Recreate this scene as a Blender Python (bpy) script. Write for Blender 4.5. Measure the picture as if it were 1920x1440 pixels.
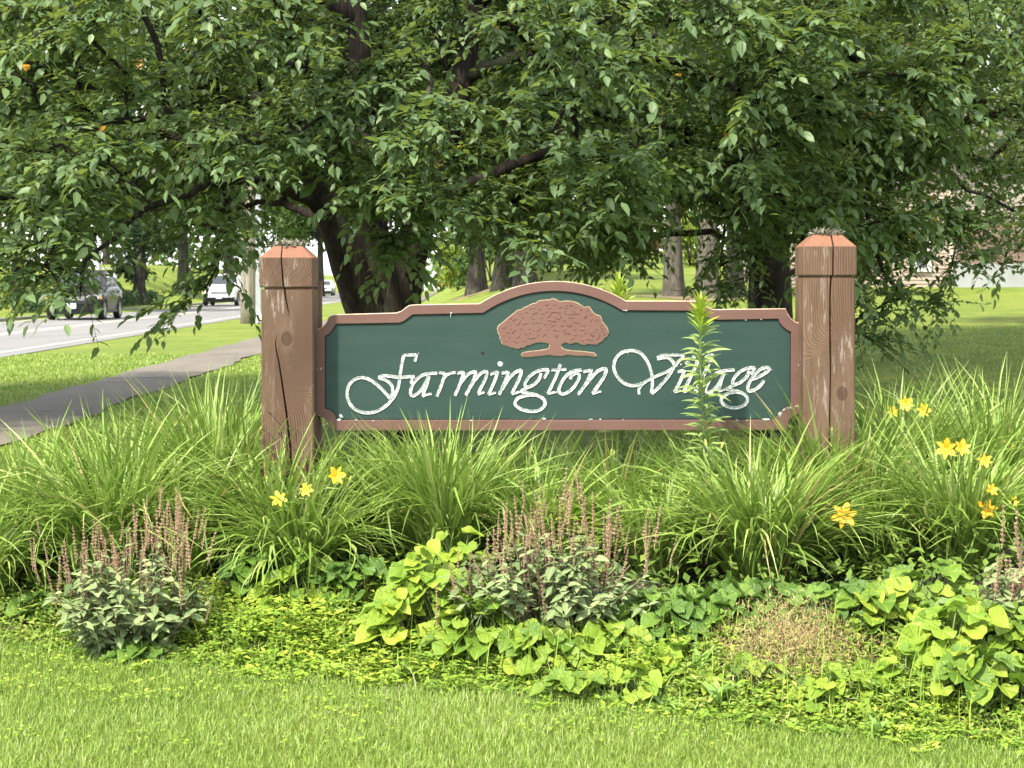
import bpy, bmesh, math, random
import numpy as np
from mathutils import Vector, Matrix

# ------------------------------------------------------------------ scene, camera, light
scene = bpy.context.scene
for o in list(bpy.data.objects):
    bpy.data.objects.remove(o)
col = scene.collection
rng = np.random.default_rng(7)
random.seed(7)

EYE = 1.35
FPX = 3400.0          # focal length in photo pixels (1920 wide)
HOR = 530.0           # horizon row in the photo

cam_d = bpy.data.cameras.new('camera')
cam_d.sensor_width = 36.0
cam_d.lens = 36.0 * FPX / 1920.0
cam_d.shift_y = -(720.0 - HOR) / 1920.0
cam_d.clip_start = 0.1
cam_d.clip_end = 3000
cam_d.dof.use_dof = True
cam_d.dof.focus_distance = 7.5
cam_d.dof.aperture_fstop = 11.0
cam = bpy.data.objects.new('camera', cam_d)
cam.location = (0, 0, EYE)
cam.rotation_euler = (math.pi / 2, 0, 0)
col.objects.link(cam)
scene.camera = cam

SUN_EL = math.radians(57)
SUN_AZ = math.radians(-36)   # angle off the direction behind the camera, negative = left
to_sun = Vector((math.sin(SUN_AZ) * math.cos(SUN_EL), -math.cos(SUN_AZ) * math.cos(SUN_EL), math.sin(SUN_EL)))

world = bpy.data.worlds.new('World')
scene.world = world
world.use_nodes = True
wn = world.node_tree
wn.nodes.clear()
w_out = wn.nodes.new('ShaderNodeOutputWorld')
w_bg = wn.nodes.new('ShaderNodeBackground')
w_sky = wn.nodes.new('ShaderNodeTexSky')
w_sky.sky_type = 'NISHITA'
w_sky.sun_disc = False
w_sky.sun_elevation = SUN_EL
w_sky.sun_rotation = math.atan2(to_sun.x, to_sun.y)
w_sky.air_density = 1.0
w_sky.dust_density = 0.8
w_sky.ozone_density = 1.0
w_bg.inputs['Strength'].default_value = 0.15
w_hsv = wn.nodes.new('ShaderNodeHueSaturation')   # hazy white summer sky
w_hsv.inputs['Saturation'].default_value = 0.22
wn.links.new(w_sky.outputs[0], w_hsv.inputs['Color'])
wn.links.new(w_hsv.outputs[0], w_bg.inputs['Color'])
wn.links.new(w_bg.outputs[0], w_out.inputs['Surface'])

sun_d = bpy.data.lights.new('sun', 'SUN')
sun_d.energy = 3.0
sun_d.angle = math.radians(2.5)
sun_d.color = (1.0, 0.91, 0.75)
sun = bpy.data.objects.new('sun', sun_d)
sun.rotation_euler = to_sun.to_track_quat('Z', 'Y').to_euler()
sun.location = (-10, -10, 30)
col.objects.link(sun)

vs = scene.view_settings
vs.view_transform = 'Standard'
vs.look = 'None'
vs.gamma = 1.0
vs.use_curve_mapping = False
vs.exposure = 1.8
scene.cycles.max_bounces = 8
scene.cycles.transparent_max_bounces = 6
scene.cycles.sample_clamp_indirect = 6.0

# ------------------------------------------------------------------ helpers: objects
def new_obj(name, data, parent=None):
    o = bpy.data.objects.new(name, data)
    col.objects.link(o)
    if parent is not None:
        o.parent = parent
    return o

def tag(o, label=None, cat=None, group=None, kind=None):
    if label: o['label'] = label
    if cat: o['category'] = cat
    if group: o['group'] = group
    if kind: o['kind'] = kind
    return o

def thing(name, loc, label, cat, group=None):
    o = new_obj(name, None)
    o.empty_display_size = 0.1
    o.location = loc
    return tag(o, label, cat, group)

def mesh_np(name, V, faces, mats, smooth=False, attrs=None, uv=None, mat_idx=None):
    """V (n,3); faces: list of int arrays (m,k) (k may differ between arrays) or python lists"""
    me = bpy.data.meshes.new(name)
    V = np.asarray(V, dtype=np.float32).reshape(-1, 3)
    loops, starts, tot, pos = [], [], [], 0
    for F in faces:
        F = np.asarray(F, dtype=np.int32)
        if F.ndim == 1:
            F = F.reshape(1, -1)
        m, k = F.shape
        loops.append(F.ravel())
        starts.append(pos + np.arange(m, dtype=np.int32) * k)
        tot.append(np.full(m, k, dtype=np.int32))
        pos += m * k
    L = np.concatenate(loops); S = np.concatenate(starts); T = np.concatenate(tot)
    me.vertices.add(len(V)); me.vertices.foreach_set('co', V.ravel())
    me.loops.add(len(L)); me.loops.foreach_set('vertex_index', L)
    me.polygons.add(len(S)); me.polygons.foreach_set('loop_start', S)
    me.polygons.foreach_set('loop_total', T)
    me.polygons.foreach_set('use_smooth', np.full(len(S), bool(smooth)))
    if not isinstance(mats, (list, tuple)):
        mats = [mats]
    for m in mats:
        me.materials.append(m)
    if mat_idx is not None:
        me.polygons.foreach_set('material_index', np.asarray(mat_idx, dtype=np.int32))
    if attrs:
        for nme, arr in attrs.items():
            a = me.attributes.new(nme, 'FLOAT', 'POINT')
            a.data.foreach_set('value', np.asarray(arr, dtype=np.float32))
    if uv is not None:
        ul = me.uv_layers.new(name='UVMap')
        ul.data.foreach_set('uv', np.asarray(uv, dtype=np.float32)[L].ravel())
    me.update()
    me.validate()
    return me

class MB:
    """collects simple shapes in numpy lists; build() gives ONE mesh object"""
    def __init__(s):
        s.V, s.F, s.n, s.t = [], [], 0, []
    def add(s, V, faces, tone=0.5):
        V = np.asarray(V, dtype=float).reshape(-1, 3)
        s.V.append(V)
        s.t.append(np.full(len(V), tone))
        for f in faces:
            f = np.asarray(f, dtype=np.int32)
            if f.ndim == 1: f = f.reshape(1, -1)
            s.F.append(f + s.n)
        s.n += len(V)
    def box(s, x0, x1, y0, y1, z0, z1, M=None, tone=0.5):
        V = np.array([(x, y, z) for z in (z0, z1) for y in (y0, y1) for x in (x0, x1)], float)
        if M is not None:
            V = np.array([M @ Vector(v) for v in V])
        s.add(V, [[0, 2, 3, 1], [4, 5, 7, 6], [0, 1, 5, 4], [2, 6, 7, 3], [0, 4, 6, 2], [1, 3, 7, 5]], tone)
    def loft(s, rings, cap=True, close=True, tone=0.5):
        R = np.asarray(rings, float)
        m, k = R.shape[:2]
        f = []
        kk = k if close else k - 1
        for i in range(m - 1):
            a = np.arange(kk); b = (a + 1) % k
            f.append(np.stack([i * k + a, i * k + b, (i + 1) * k + b, (i + 1) * k + a], 1))
        if cap:
            f.append(np.arange(k)[::-1].reshape(1, -1)); f.append(((m - 1) * k + np.arange(k)).reshape(1, -1))
        s.add(R.reshape(-1, 3), f, tone)
    def tube(s, P, r, sides=6, tone=0.5, cap=True, wob=0.0):
        P = np.asarray(P, float); m = len(P)
        r = np.broadcast_to(np.asarray(r, float), (m,))
        D = np.gradient(P, axis=0); D /= np.linalg.norm(D, axis=1)[:, None] + 1e-9
        ref = np.array([0.13, 0.97, 0.21]) if abs(D[0][2]) > 0.6 else np.array([0.0, 0.05, 1.0])
        A = np.cross(D, ref); A /= np.linalg.norm(A, axis=1)[:, None] + 1e-9
        B = np.cross(D, A)
        th = np.arange(sides) / sides * 2 * math.pi
        rr = r[:, None] * (1 + (wob * rng.normal(size=(m, sides)) if wob else 0))
        R = P[:, None, :] + rr[..., None] * (np.cos(th)[None, :, None] * A[:, None, :] + np.sin(th)[None, :, None] * B[:, None, :])
        s.loft(R, cap, tone=tone)
    def build(s, name, mats, parent=None, smooth=False, rel=True, link=True):
        V = np.concatenate(s.V)
        if parent is not None and rel:
            V = V - np.array(world_loc(parent))
        me = mesh_np(name, V, s.F, mats, smooth, {'tone': np.concatenate(s.t)})
        return new_obj(name, me, parent) if link else me

def world_loc(o):
    p = np.zeros(3)
    while o is not None:
        p = p + np.array(o.location); o = o.parent
    return p

def part_mesh(name, V, faces, mats, parent, smooth=False, attrs=None, uv=None):
    V = np.asarray(V, float).reshape(-1, 3) - np.array(world_loc(parent))
    return new_obj(name, mesh_np(name, V, faces, mats, smooth, attrs, uv), parent)

def put(o, M):
    """place object (child of a translated root) with a matrix given in the root's space"""
    o.matrix_local = M

def frame(x, up):
    x = x / (np.linalg.norm(x) + 1e-9)
    y = np.cross(up, x); y /= np.linalg.norm(y) + 1e-9
    z = np.cross(x, y)
    return x, y, z

def mat4(pos, x, y, z, s=1.0, sy=None):
    sy = s if sy is None else sy
    return Matrix(((x[0] * s, y[0] * sy, z[0] * s, pos[0]), (x[1] * s, y[1] * sy, z[1] * s, pos[1]),
                   (x[2] * s, y[2] * sy, z[2] * s, pos[2]), (0, 0, 0, 1)))

# ------------------------------------------------------------------ helpers: from the photo's measurements to metres
def P(px, py, d):
    return np.array([(px - 960.0) * d / FPX, d, EYE - (py - HOR) * d / FPX])

def sm(a, b, x):
    t = np.clip((x - a) / (b - a), 0, 1)
    return t * t * (3 - 2 * t)

VP = 0.0294     # the road runs along +Y, drifting left this much per metre
def bed_edge(x):
    return np.interp(x, [-3.4, -2.05, -0.9, 0.0, 0.75, 1.5, 3.5], [7.4, 6.85, 6.35, 6.0, 5.6, 5.35, 5.3])

def terr(x, y):
    x = np.asarray(x, float); y = np.asarray(y, float)
    off = x + VP * y
    yy = np.clip(y, -50, 150)
    z = sm(-3.3, 4.2, off) * np.maximum(0, yy - 20) * 0.031 * sm(20, 30, yy)
    z = z + sm(-15.62, -15.66, off) * 0.13 + sm(-17.5, -26, off) * np.maximum(0, yy - 45) * 0.026
    e = bed_edge(x)
    m = sm(-0.05, 0.95, y - e) * (1 - sm(8.3, 9.4, y)) * sm(-3.3, -2.6, x) * (1 - sm(3.2, 4.0, x))
    z = z + 0.2 * m
    z = z + 0.012 * np.sin(x * 1.7 + 0.6 * y) * np.sin(y * 1.1 + 0.4) * (y < 60) * (off > -4.5) 
    return z

def T(x, y):
    return float(terr(x, y))

def G(px, py):
    """where the sight line through photo pixel (px,py) meets the ground"""
    d = np.concatenate([np.linspace(4, 12, 400), np.linspace(12, 300, 3000)])
    x = (px - 960) * d / FPX
    z = EYE - (py - HOR) * d / FPX
    hit = np.nonzero(z <= terr(x, d))[0]
    i = hit[0] if len(hit) else len(d) - 1
    return np.array([x[i], d[i], T(x[i], d[i])])

def catmull(pts, n=8, closed=False):
    pts = np.asarray(pts, float)
    k = len(pts)
    out = []
    rngi = range(k) if closed else range(k - 1)
    for i in rngi:
        if closed:
            p0, p1, p2, p3 = pts[(i - 1) % k], pts[i], pts[(i + 1) % k], pts[(i + 2) % k]
        else:
            p0, p1, p2, p3 = pts[max(i - 1, 0)], pts[i], pts[i + 1], pts[min(i + 2, k - 1)]
        t = np.linspace(0, 1, n, endpoint=False)[:, None]
        out.append(0.5 * ((2 * p1) + (-p0 + p2) * t + (2 * p0 - 5 * p1 + 4 * p2 - p3) * t ** 2 + (-p0 + 3 * p1 - 3 * p2 + p3) * t ** 3))
    if not closed:
        out.append(pts[-1:])
    return np.concatenate(out)

# ------------------------------------------------------------------ helpers: materials
class NT:
    def __init__(s, name, disp=False):
        s.m = bpy.data.materials.new(name); s.m.use_nodes = True
        s.nt = s.m.node_tree; s.nt.nodes.clear()
        s.out = s.nt.nodes.new('ShaderNodeOutputMaterial')
    def n(s, typ, **kw):
        nd = s.nt.nodes.new(typ)
        for k, v in kw.items():
            if k.startswith('i_'):
                key = k[2:].replace('_', ' ')
                key = int(key) if key.isdigit() else key
                s.set(nd.inputs[key], v)
            else:
                setattr(nd, k, v)
        return nd
    def set(s, sock, v):
        if hasattr(v, 'is_linked') or isinstance(v, bpy.types.NodeSocket):
            s.nt.links.new(v, sock)
        elif isinstance(v, (tuple, list)) and len(v) == 3 and sock.type == 'RGBA':
            sock.default_value = (*v, 1)
        else:
            sock.default_value = v
    def coord(s, which='Object'):
        return s.n('ShaderNodeTexCoord').outputs[which]
    def mapping(s, vec, scale=(1, 1, 1), loc=(0, 0, 0), rot=(0, 0, 0)):
        return s.n('ShaderNodeMapping', i_Vector=vec, i_Scale=scale, i_Location=loc, i_Rotation=rot).outputs[0]
    def noise(s, vec, scale=5, detail=4, rough=0.55, dist=0.0):
        return s.n('ShaderNodeTexNoise', i_Vector=vec, i_Scale=scale, i_Detail=detail, i_Roughness=rough, i_Distortion=dist).outputs[0]
    def ramp(s, fac, stops, interp='LINEAR'):
        r = s.n('ShaderNodeValToRGB', i_Fac=fac)
        cr = r.color_ramp; cr.interpolation = interp
        while len(cr.elements) < len(stops): cr.elements.new(0.5)
        for e, (p, c) in zip(cr.elements, stops):
            e.position = p
            e.color = (*c, 1) if isinstance(c, (tuple, list)) else (c, c, c, 1)
        return r.outputs[0]
    def mix(s, fac, a, b, blend='MIX'):
        m = s.n('ShaderNodeMix', data_type='RGBA', blend_type=blend)
        s.set(m.inputs[0], fac); s.set(m.inputs[6], a); s.set(m.inputs[7], b)
        return m.outputs[2]
    def math(s, op, a, b=0.0, c=None):
        m = s.n('ShaderNodeMath', operation=op)
        s.set(m.inputs[0], a); s.set(m.inputs[1], b)
        if c is not None: s.set(m.inputs[2], c)
        return m.outputs[0]
    def bump(s, h, strength=0.3, dist=0.01):
        return s.n('ShaderNodeBump', i_Height=h, i_Strength=strength, i_Distance=dist).outputs[0]
    def bsdf(s, color, rough=0.6, normal=None, spec=0.5, metal=0.0, **kw):
        b = s.n('ShaderNodeBsdfPrincipled')
        s.set(b.inputs['Base Color'], color); s.set(b.inputs['Roughness'], rough)
        s.set(b.inputs['Specular IOR Level'], spec); s.set(b.inputs['Metallic'], metal)
        for k, v in kw.items():
            s.set(b.inputs[k.replace('_', ' ')], v)
        if normal is not None: s.nt.links.new(normal, b.inputs['Normal'])
        return b.outputs[0]
    def done(s, shader):
        s.nt.links.new(shader, s.out.inputs['Surface'])
        return s.m

def simple(name, c, rough=0.6, spec=0.5, metal=0.0, noise=0.0, nscale=8.0, bump=0.0, **kw):
    t = NT(name)
    colr = c
    nrm = None
    if noise or bump:
        v = t.noise(t.coord(), nscale, 5)
        if noise:
            colr = t.mix(t.ramp(v, [(0.3, 0.0), (0.7, 1.0)]), tuple(x * (1 - noise) for x in c), tuple(min(1, x * (1 + noise)) for x in c))
        if bump:
            nrm = t.bump(v, bump, 0.01)
    return t.done(t.bsdf(colr, rough, nrm, spec, metal, **kw))

def leaf_mat(name, stops, trans=0.35, rough=0.45, spec=0.4, src='attr', veins=None, tcol=None):
    """stops: colours over tone 0..1; translucent blades and leaves"""
    t = NT(name)
    if src == 'attr':
        fac = t.n('ShaderNodeAttribute', attribute_name='tone').outputs['Fac']
    else:
        fac = t.n('ShaderNodeObjectInfo').outputs['Random']
    c = t.ramp(fac, stops)
    nrm = None
    if veins == 'heart':
        uvs = t.n('ShaderNodeSeparateXYZ', i_Vector=t.coord('UV'))
        ang = t.math('ARCTAN2', uvs.outputs[1], uvs.outputs[0])
        v = t.math('POWER', t.math('ABSOLUTE', t.math('COSINE', t.math('MULTIPLY', ang, 4.0))), 24.0)
        nz = t.noise(t.coord('UV'), 9, 3)
        c = t.mix(t.math('MULTIPLY', v, 0.26), c, tuple(min(1, x * 1.7 + 0.03) for x in stops[-1][1]))
        c = t.mix(t.math('MULTIPLY', nz, 0.35), c, tuple(x * 0.55 for x in stops[0][1]))
        nrm = t.bump(t.math('ADD', t.math('MULTIPLY', v, -1.0), t.math('MULTIPLY', nz, 1.2)), 0.5, 0.01)
    elif veins == 'mid':
        uvs = t.n('ShaderNodeSeparateXYZ', i_Vector=t.coord('UV'))
        a = t.math('ABSOLUTE', uvs.outputs[1])
        side = t.math('POWER', t.math('ABSOLUTE', t.math('SINE', t.math('MULTIPLY', t.math('SUBTRACT', uvs.outputs[0], t.math('MULTIPLY', a, 0.8)), 22.0))), 6.0)
        mid = t.math('LESS_THAN', a, 0.018)
        v = t.math('MAXIMUM', mid, t.math('MULTIPLY', side, 0.35))
        c = t.mix(t.math('MULTIPLY', v, 0.35), c, tuple(min(1, x * 1.8 + 0.04) for x in stops[-1][1]))
    b = t.bsdf(c, rough, nrm, spec)
    tc = c if tcol is None else t.mix(0.6, c, tcol)
    tr = t.n('ShaderNodeBsdfTranslucent', i_Color=tc).outputs[0]
    return t.done(t.n('ShaderNodeMixShader', i_0=trans, i_1=b, i_2=tr).outputs[0])
# ------------------------------------------------------------------ materials
def lawn_material():
    t = NT('lawn')
    c = t.coord()
    a = t.noise(c, 0.35, 4); b = t.noise(c, 2.2, 5); f = t.noise(t.mapping(c, (60, 25, 60)), 1.0, 6, 0.7)
    k = t.ramp(t.math('ADD', t.math('MULTIPLY', a, 0.5), t.math('MULTIPLY', b, 0.5)),
               [(0.36, (0.12, 0.185, 0.022)), (0.5, (0.185, 0.25, 0.032)), (0.64, (0.27, 0.30, 0.05))])
    k = t.mix(t.ramp(f, [(0.38, 0.0), (0.62, 1.0)]), t.mix(0.55, k, (0.02, 0.04, 0.008)), k)
    dry = t.ramp(t.noise(c, 1.1, 5, 0.6), [(0.6, 0.0), (0.72, 1.0)])
    k = t.mix(t.math('MULTIPLY', dry, 0.35), k, (0.28, 0.26, 0.09))
    return t.done(t.bsdf(k, 0.8, t.bump(f, 0.9, 0.04), 0.2))

def asphalt_material(name, lo, hi, crack=0.5, patch=True):
    t = NT(name)
    c = t.coord()
    f = t.noise(c, 90, 4, 0.7); b = t.noise(t.mapping(c, (1, 0.25, 1)), 0.9, 5)
    k = t.mix(t.ramp(b, [(0.3, 0.0), (0.7, 1.0)]), lo, hi)
    k = t.mix(t.math('MULTIPLY', f, 0.5), k, tuple(x * 0.55 for x in lo))
    v = t.n('ShaderNodeTexVoronoi', feature='DISTANCE_TO_EDGE', i_Vector=t.n('ShaderNodeVectorMath', operation='ADD', i_0=c, i_1=t.n('ShaderNodeTexNoise', i_Vector=c, i_Scale=1.5).outputs[1]).outputs[0], i_Scale=0.35)
    k = t.mix(t.math('MULTIPLY', t.ramp(v.outputs[0], [(0.0, 1.0), (0.012, 0.0)]), crack), k, (0.03, 0.028, 0.025))
    return t.done(t.bsdf(k, 0.9, t.bump(f, 0.35, 0.01), 0.25))

def bark_material(name, lo, hi, scale=(14, 14, 2.5)):
    t = NT(name)
    c = t.mapping(t.coord(), scale)
    n1 = t.noise(c, 1.6, 6, 0.65, 0.6)
    n2 = t.noise(t.coord(), 3.0, 4)
    k = t.ramp(n1, [(0.32, tuple(x * 0.4 for x in lo)), (0.5, lo), (0.68, hi)])
    k = t.mix(t.math('MULTIPLY', t.ramp(n2, [(0.55, 0.0), (0.7, 1.0)]), 0.35), k, (0.10, 0.12, 0.07))
    return t.done(t.bsdf(k, 0.9, t.bump(n1, 1.0, 0.03), 0.2))

def wood_material(name, base, knots):
    """stained weathered timber: grain lines bend round the knots (object space, metres)"""
    t = NT(name)
    c = t.coord()
    sep = t.n('ShaderNodeSeparateXYZ', i_Vector=c)
    x, y, z = sep.outputs
    wob = t.noise(t.mapping(c, (3, 3, 0.9)), 2.0, 3)
    gx = t.math('ADD', x, t.math('MULTIPLY', t.math('SUBTRACT', wob, 0.5), 0.05))
    gx = t.math('ADD', gx, t.math('MULTIPLY', y, 0.7))
    ring = None
    for kx, kz, r in knots:
        dx = t.math('SUBTRACT', x, kx); dz = t.math('MULTIPLY', t.math('SUBTRACT', z, kz), 0.75)
        d2 = t.math('ADD', t.math('MULTIPLY', dx, dx), t.math('MULTIPLY', dz, dz))
        dist = t.math('SQRT', d2)
        w = t.math('POWER', 2.718, t.math('MULTIPLY', d2, -1.0 / (2 * (2.1 * r) ** 2)))
        gx = t.math('ADD', t.math('MULTIPLY', gx, t.math('SUBTRACT', 1.0, w)), t.math('MULTIPLY', dist, w))
        core = t.math('LESS_THAN', t.math('ADD', dist, t.math('MULTIPLY', t.math('SUBTRACT', wob, 0.5), 0.01)), r * 0.62)
        ring = core if ring is None else t.math('MAXIMUM', ring, core)
    g = t.math('SINE', t.math('MULTIPLY', gx, 620.0))
    g2 = t.noise(t.n('ShaderNodeCombineXYZ', i_X=t.math('MULTIPLY', gx, 140.0), i_Y=0.0, i_Z=t.math('MULTIPLY', z, 3.0)).outputs[0], 1.0, 5, 0.7)
    gg = t.math('ADD', t.math('MULTIPLY', t.math('ADD', t.math('MULTIPLY', g, 0.5), 0.5), 0.3), t.math('MULTIPLY', g2, 0.7))
    big = t.noise(t.mapping(c, (6, 6, 1.6)), 1.5, 4)
    k = t.mix(t.ramp(gg, [(0.3, 0.0), (0.7, 1.0)]), tuple(v * 0.5 for v in base), tuple(v * 1.08 for v in base))
    k = t.mix(t.math('MULTIPLY', t.ramp(big, [(0.45, 0.0), (0.75, 1.0)]), 0.55), k, (0.22, 0.15, 0.10))
    fl = t.noise(t.mapping(c, (38, 38, 5)), 1.0, 5, 0.75)
    zone = t.noise(t.mapping(c, (9, 9, 2.2)), 1.0, 2)
    flake = t.math('MULTIPLY', t.ramp(fl, [(0.55, 0.0), (0.64, 1.0)]), t.ramp(zone, [(0.44, 0.0), (0.60, 1.0)]))
    k = t.mix(t.math('MULTIPLY', flake, 0.55), k, (0.36, 0.32, 0.28))
    if ring is not None:
        k = t.mix(t.math('MULTIPLY', ring, 0.75), k, tuple(v * 0.42 for v in base))
    # bright sunlit orange painted in where the bevel faces up
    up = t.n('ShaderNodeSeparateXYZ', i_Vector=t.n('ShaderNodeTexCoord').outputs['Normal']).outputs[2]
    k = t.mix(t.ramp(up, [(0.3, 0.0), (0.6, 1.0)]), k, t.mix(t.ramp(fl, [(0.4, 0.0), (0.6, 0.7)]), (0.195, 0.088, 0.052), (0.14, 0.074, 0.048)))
    return t.done(t.bsdf(k, 0.75, t.bump(gg, 0.45, 0.004), 0.25))

def paint_material(name, base, wear, amount=0.3, grain=True):
    t = NT(name)
    c = t.coord()
    n1 = t.noise(t.mapping(c, (2.0, 2.0, 9.0)), 1.6, 5)
    n2 = t.noise(c, 14, 5, 0.7)
    k = t.mix(t.math('MULTIPLY', t.ramp(n1, [(0.35, 0.0), (0.7, 1.0)]), amount), base, wear)
    k = t.mix(t.math('MULTIPLY', t.ramp(n2, [(0.62, 0.0), (0.75, 1.0)]), 0.25), k, tuple(x * 0.7 for x in base))
    speck = t.ramp(t.noise(c, 55, 3, 0.6), [(0.74, 0.0), (0.77, 1.0)])
    k = t.mix(t.math('MULTIPLY', speck, 0.5), k, tuple(min(1, x * 1.8 + 0.03) for x in base))
    h = t.noise(t.mapping(c, (3, 3, 60)), 1.0, 4)
    return t.done(t.bsdf(k, 0.62, t.bump(h, 0.12, 0.004), 0.3))

def worn_white():
    t = NT('worn_white_paint')
    c = t.coord()
    n = t.noise(c, 85, 5, 0.75, 0.4); n2 = t.noise(c, 22, 3)
    f = t.ramp(t.math('ADD', t.math('MULTIPLY', n, 0.75), t.math('MULTIPLY', n2, 0.25)), [(0.45, 0.0), (0.60, 1.0)])
    k = t.mix(f, (0.23, 0.26, 0.24), (0.66, 0.68, 0.66))
    return t.done(t.bsdf(k, 0.7, t.bump(n, 0.5, 0.004), 0.3))

M = {}
M['lawn'] = lawn_material()
M['asphalt'] = asphalt_material('asphalt', (0.165, 0.165, 0.17), (0.225, 0.222, 0.22), 0.35)
M['path'] = asphalt_material('path_asphalt', (0.125, 0.112, 0.094), (0.185, 0.168, 0.142), 0.6)
M['kerb'] = simple('kerb_stone', (0.20, 0.19, 0.18), 0.9, noise=0.25, bump=0.3)
M['road_paint'] = simple('road_paint', (0.52, 0.49, 0.40), 0.8, noise=0.15, nscale=3)
M['soil'] = simple('soil', (0.035, 0.026, 0.018), 0.95, noise=0.5, nscale=18, bump=0.9)
M['mulch'] = simple('pine_mulch', (0.15, 0.115, 0.06), 0.95, noise=0.45, nscale=12, bump=0.9)
M['bark'] = bark_material('dark_bark', (0.018, 0.014, 0.011), (0.040, 0.032, 0.025))
M['bark_grey'] = bark_material('grey_bark', (0.085, 0.075, 0.062), (0.155, 0.138, 0.118), (9, 9, 1.6))
M['bark_far'] = bark_material('far_bark', (0.035, 0.031, 0.026), (0.075, 0.066, 0.055), (6, 6, 1.0))
M['pole'] = bark_material('weathered_pole', (0.25, 0.225, 0.18), (0.34, 0.31, 0.25), (8, 8, 0.5))
M['metal'] = simple('galvanised_metal', (0.36, 0.38, 0.40), 0.45, 0.5, 0.4, noise=0.15)
M['white'] = simple('white_paint', (0.75, 0.75, 0.74), 0.5, noise=0.05)
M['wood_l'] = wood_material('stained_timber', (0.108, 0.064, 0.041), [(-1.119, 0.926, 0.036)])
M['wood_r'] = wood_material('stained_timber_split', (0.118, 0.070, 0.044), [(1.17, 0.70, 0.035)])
M['border'] = paint_material('brown_border_paint', (0.112, 0.058, 0.047), (0.150, 0.087, 0.071), 0.5)
M['border_edge'] = simple('sunlit_border_edge', (0.50, 0.36, 0.26), 0.8, noise=0.4, nscale=40)  # sun catching the border's bevel, put into a pale edge colour
M['emblem'] = paint_material('emblem_paint', (0.138, 0.070, 0.055), (0.165, 0.092, 0.073), 0.4)
M['emblem_cut'] = simple('shaded_cut_brown', (0.115, 0.055, 0.045), 0.8, noise=0.3, nscale=60)  # shade inside the emblem's cuts, put into a darker brown
M['emblem_rim'] = simple('gilt_line', (0.36, 0.29, 0.17), 0.7, noise=0.3, nscale=60)
M['green'] = paint_material('dark_green_paint', (0.0145, 0.040, 0.033), (0.024, 0.051, 0.042), 0.8)
M['letter'] = worn_white()
M['black_line'] = simple('shadow_and_knot_black', (0.008, 0.010, 0.010), 0.9)  # black for the border's painted shadow line and the knot hole
M['moss'] = simple('lichen', (0.17, 0.165, 0.12), 0.95, noise=0.6, nscale=60)
M['glass'] = simple('dark_glass', (0.03, 0.035, 0.04), 0.06, 0.8)
M['tyre'] = simple('rubber', (0.015, 0.015, 0.016), 0.85)
M['rim'] = simple('alloy', (0.55, 0.56, 0.58), 0.3, 0.5, 0.7)
M['black_plastic'] = simple('black_plastic', (0.02, 0.02, 0.022), 0.55)
M['chrome'] = simple('chrome', (0.6, 0.6, 0.62), 0.15, 0.5, 1.0)
M['dark_car'] = simple('dark_car_paint', (0.008, 0.007, 0.007), 0.45, 0.2, 0.0, Coat_Weight=0.35, Coat_Roughness=0.06)
M['white_car'] = simple('white_car_paint', (0.72, 0.73, 0.75), 0.2, 0.5, 0.0, Coat_Weight=0.7)
M['headlight'] = simple('headlight_glass', (0.55, 0.55, 0.52), 0.08, 0.7)
M['amber'] = simple('amber_lens', (0.75, 0.28, 0.10), 0.15, 0.6)
M['plate'] = simple('number_plate', (0.55, 0.68, 0.78), 0.5)
M['siding'] = simple('beige_siding', (0.31, 0.25, 0.20), 0.7, noise=0.08, nscale=3)
M['trim'] = simple('beige_trim', (0.62, 0.55, 0.45), 0.7)
M['concrete'] = simple('painted_concrete', (0.27, 0.285, 0.285), 0.85, noise=0.1, nscale=2, bump=0.2)
M['brick'] = simple('brick', (0.17, 0.115, 0.09), 0.9, noise=0.25, nscale=3)
M['mortar'] = simple('mortar', (0.30, 0.26, 0.23), 0.95)
M['roof'] = simple('shingle', (0.10, 0.095, 0.09), 0.9, noise=0.3, nscale=3)
M['tail'] = simple('tail_lens', (0.35, 0.02, 0.015), 0.2)
M['orange'] = simple('orange_panel', (0.7, 0.16, 0.06), 0.6)

# ------------------------------------------------------------------ ground
def axis_pts(lo_dense, hi_dense, step, lo, hi, grow=1.13):
    a = list(np.arange(lo_dense, hi_dense + 1e-6, step))
    s = step
    while a[-1] < hi: s *= grow; a.append(a[-1] + s)
    s = step
    while a[0] > lo: s *= grow; a.insert(0, a[0] - s)
    return np.array(a)

def sheet(name, X, Y, zf, mat, dz=0.0, parent=None):
    xx, yy = np.meshgrid(X, Y)
    V = np.stack([xx, yy, zf(xx, yy) + dz], -1).reshape(-1, 3)
    nx, ny = len(X), len(Y)
    i = np.arange(nx - 1)[None, :] + nx * np.arange(ny - 1)[:, None]
    F = np.stack([i, i + 1, i + nx + 1, i + nx], -1).reshape(-1, 4)
    o = new_obj(name, mesh_np(name, V, [F], mat, True), parent)
    return o

gx = axis_pts(-4.2, 4.4, 0.12, -700, 700, 1.10)
gy = axis_pts(4.4, 10.0, 0.12, -40, 1500, 1.08)
ground = sheet('ground', gx, gy, terr, M['lawn'])
tag(ground, 'mown green lawn spreading round the planted bed and out to the trees', None, None, 'structure')

def strip(name, off0, off1, ys, mat, dz, n=2, zf=None):
    """a band along the road direction between two lateral offsets"""
    offs = np.linspace(off0, off1, n)
    yy, oo = np.meshgrid(ys, offs, indexing='ij')
    if callable(off0): pass
    xx = oo - VP * yy
    zz = (np.zeros_like(xx) if zf is None else zf(xx, yy)) + dz
    V = np.stack([xx, yy, zz], -1).reshape(-1, 3)
    i = np.arange(n - 1)[None, :] + n * np.arange(len(ys) - 1)[:, None]
    F = np.stack([i, i + 1, i + n + 1, i + n], -1).reshape(-1, 4)
    return new_obj(name, mesh_np(name, V, [F], mat, False))

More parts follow.
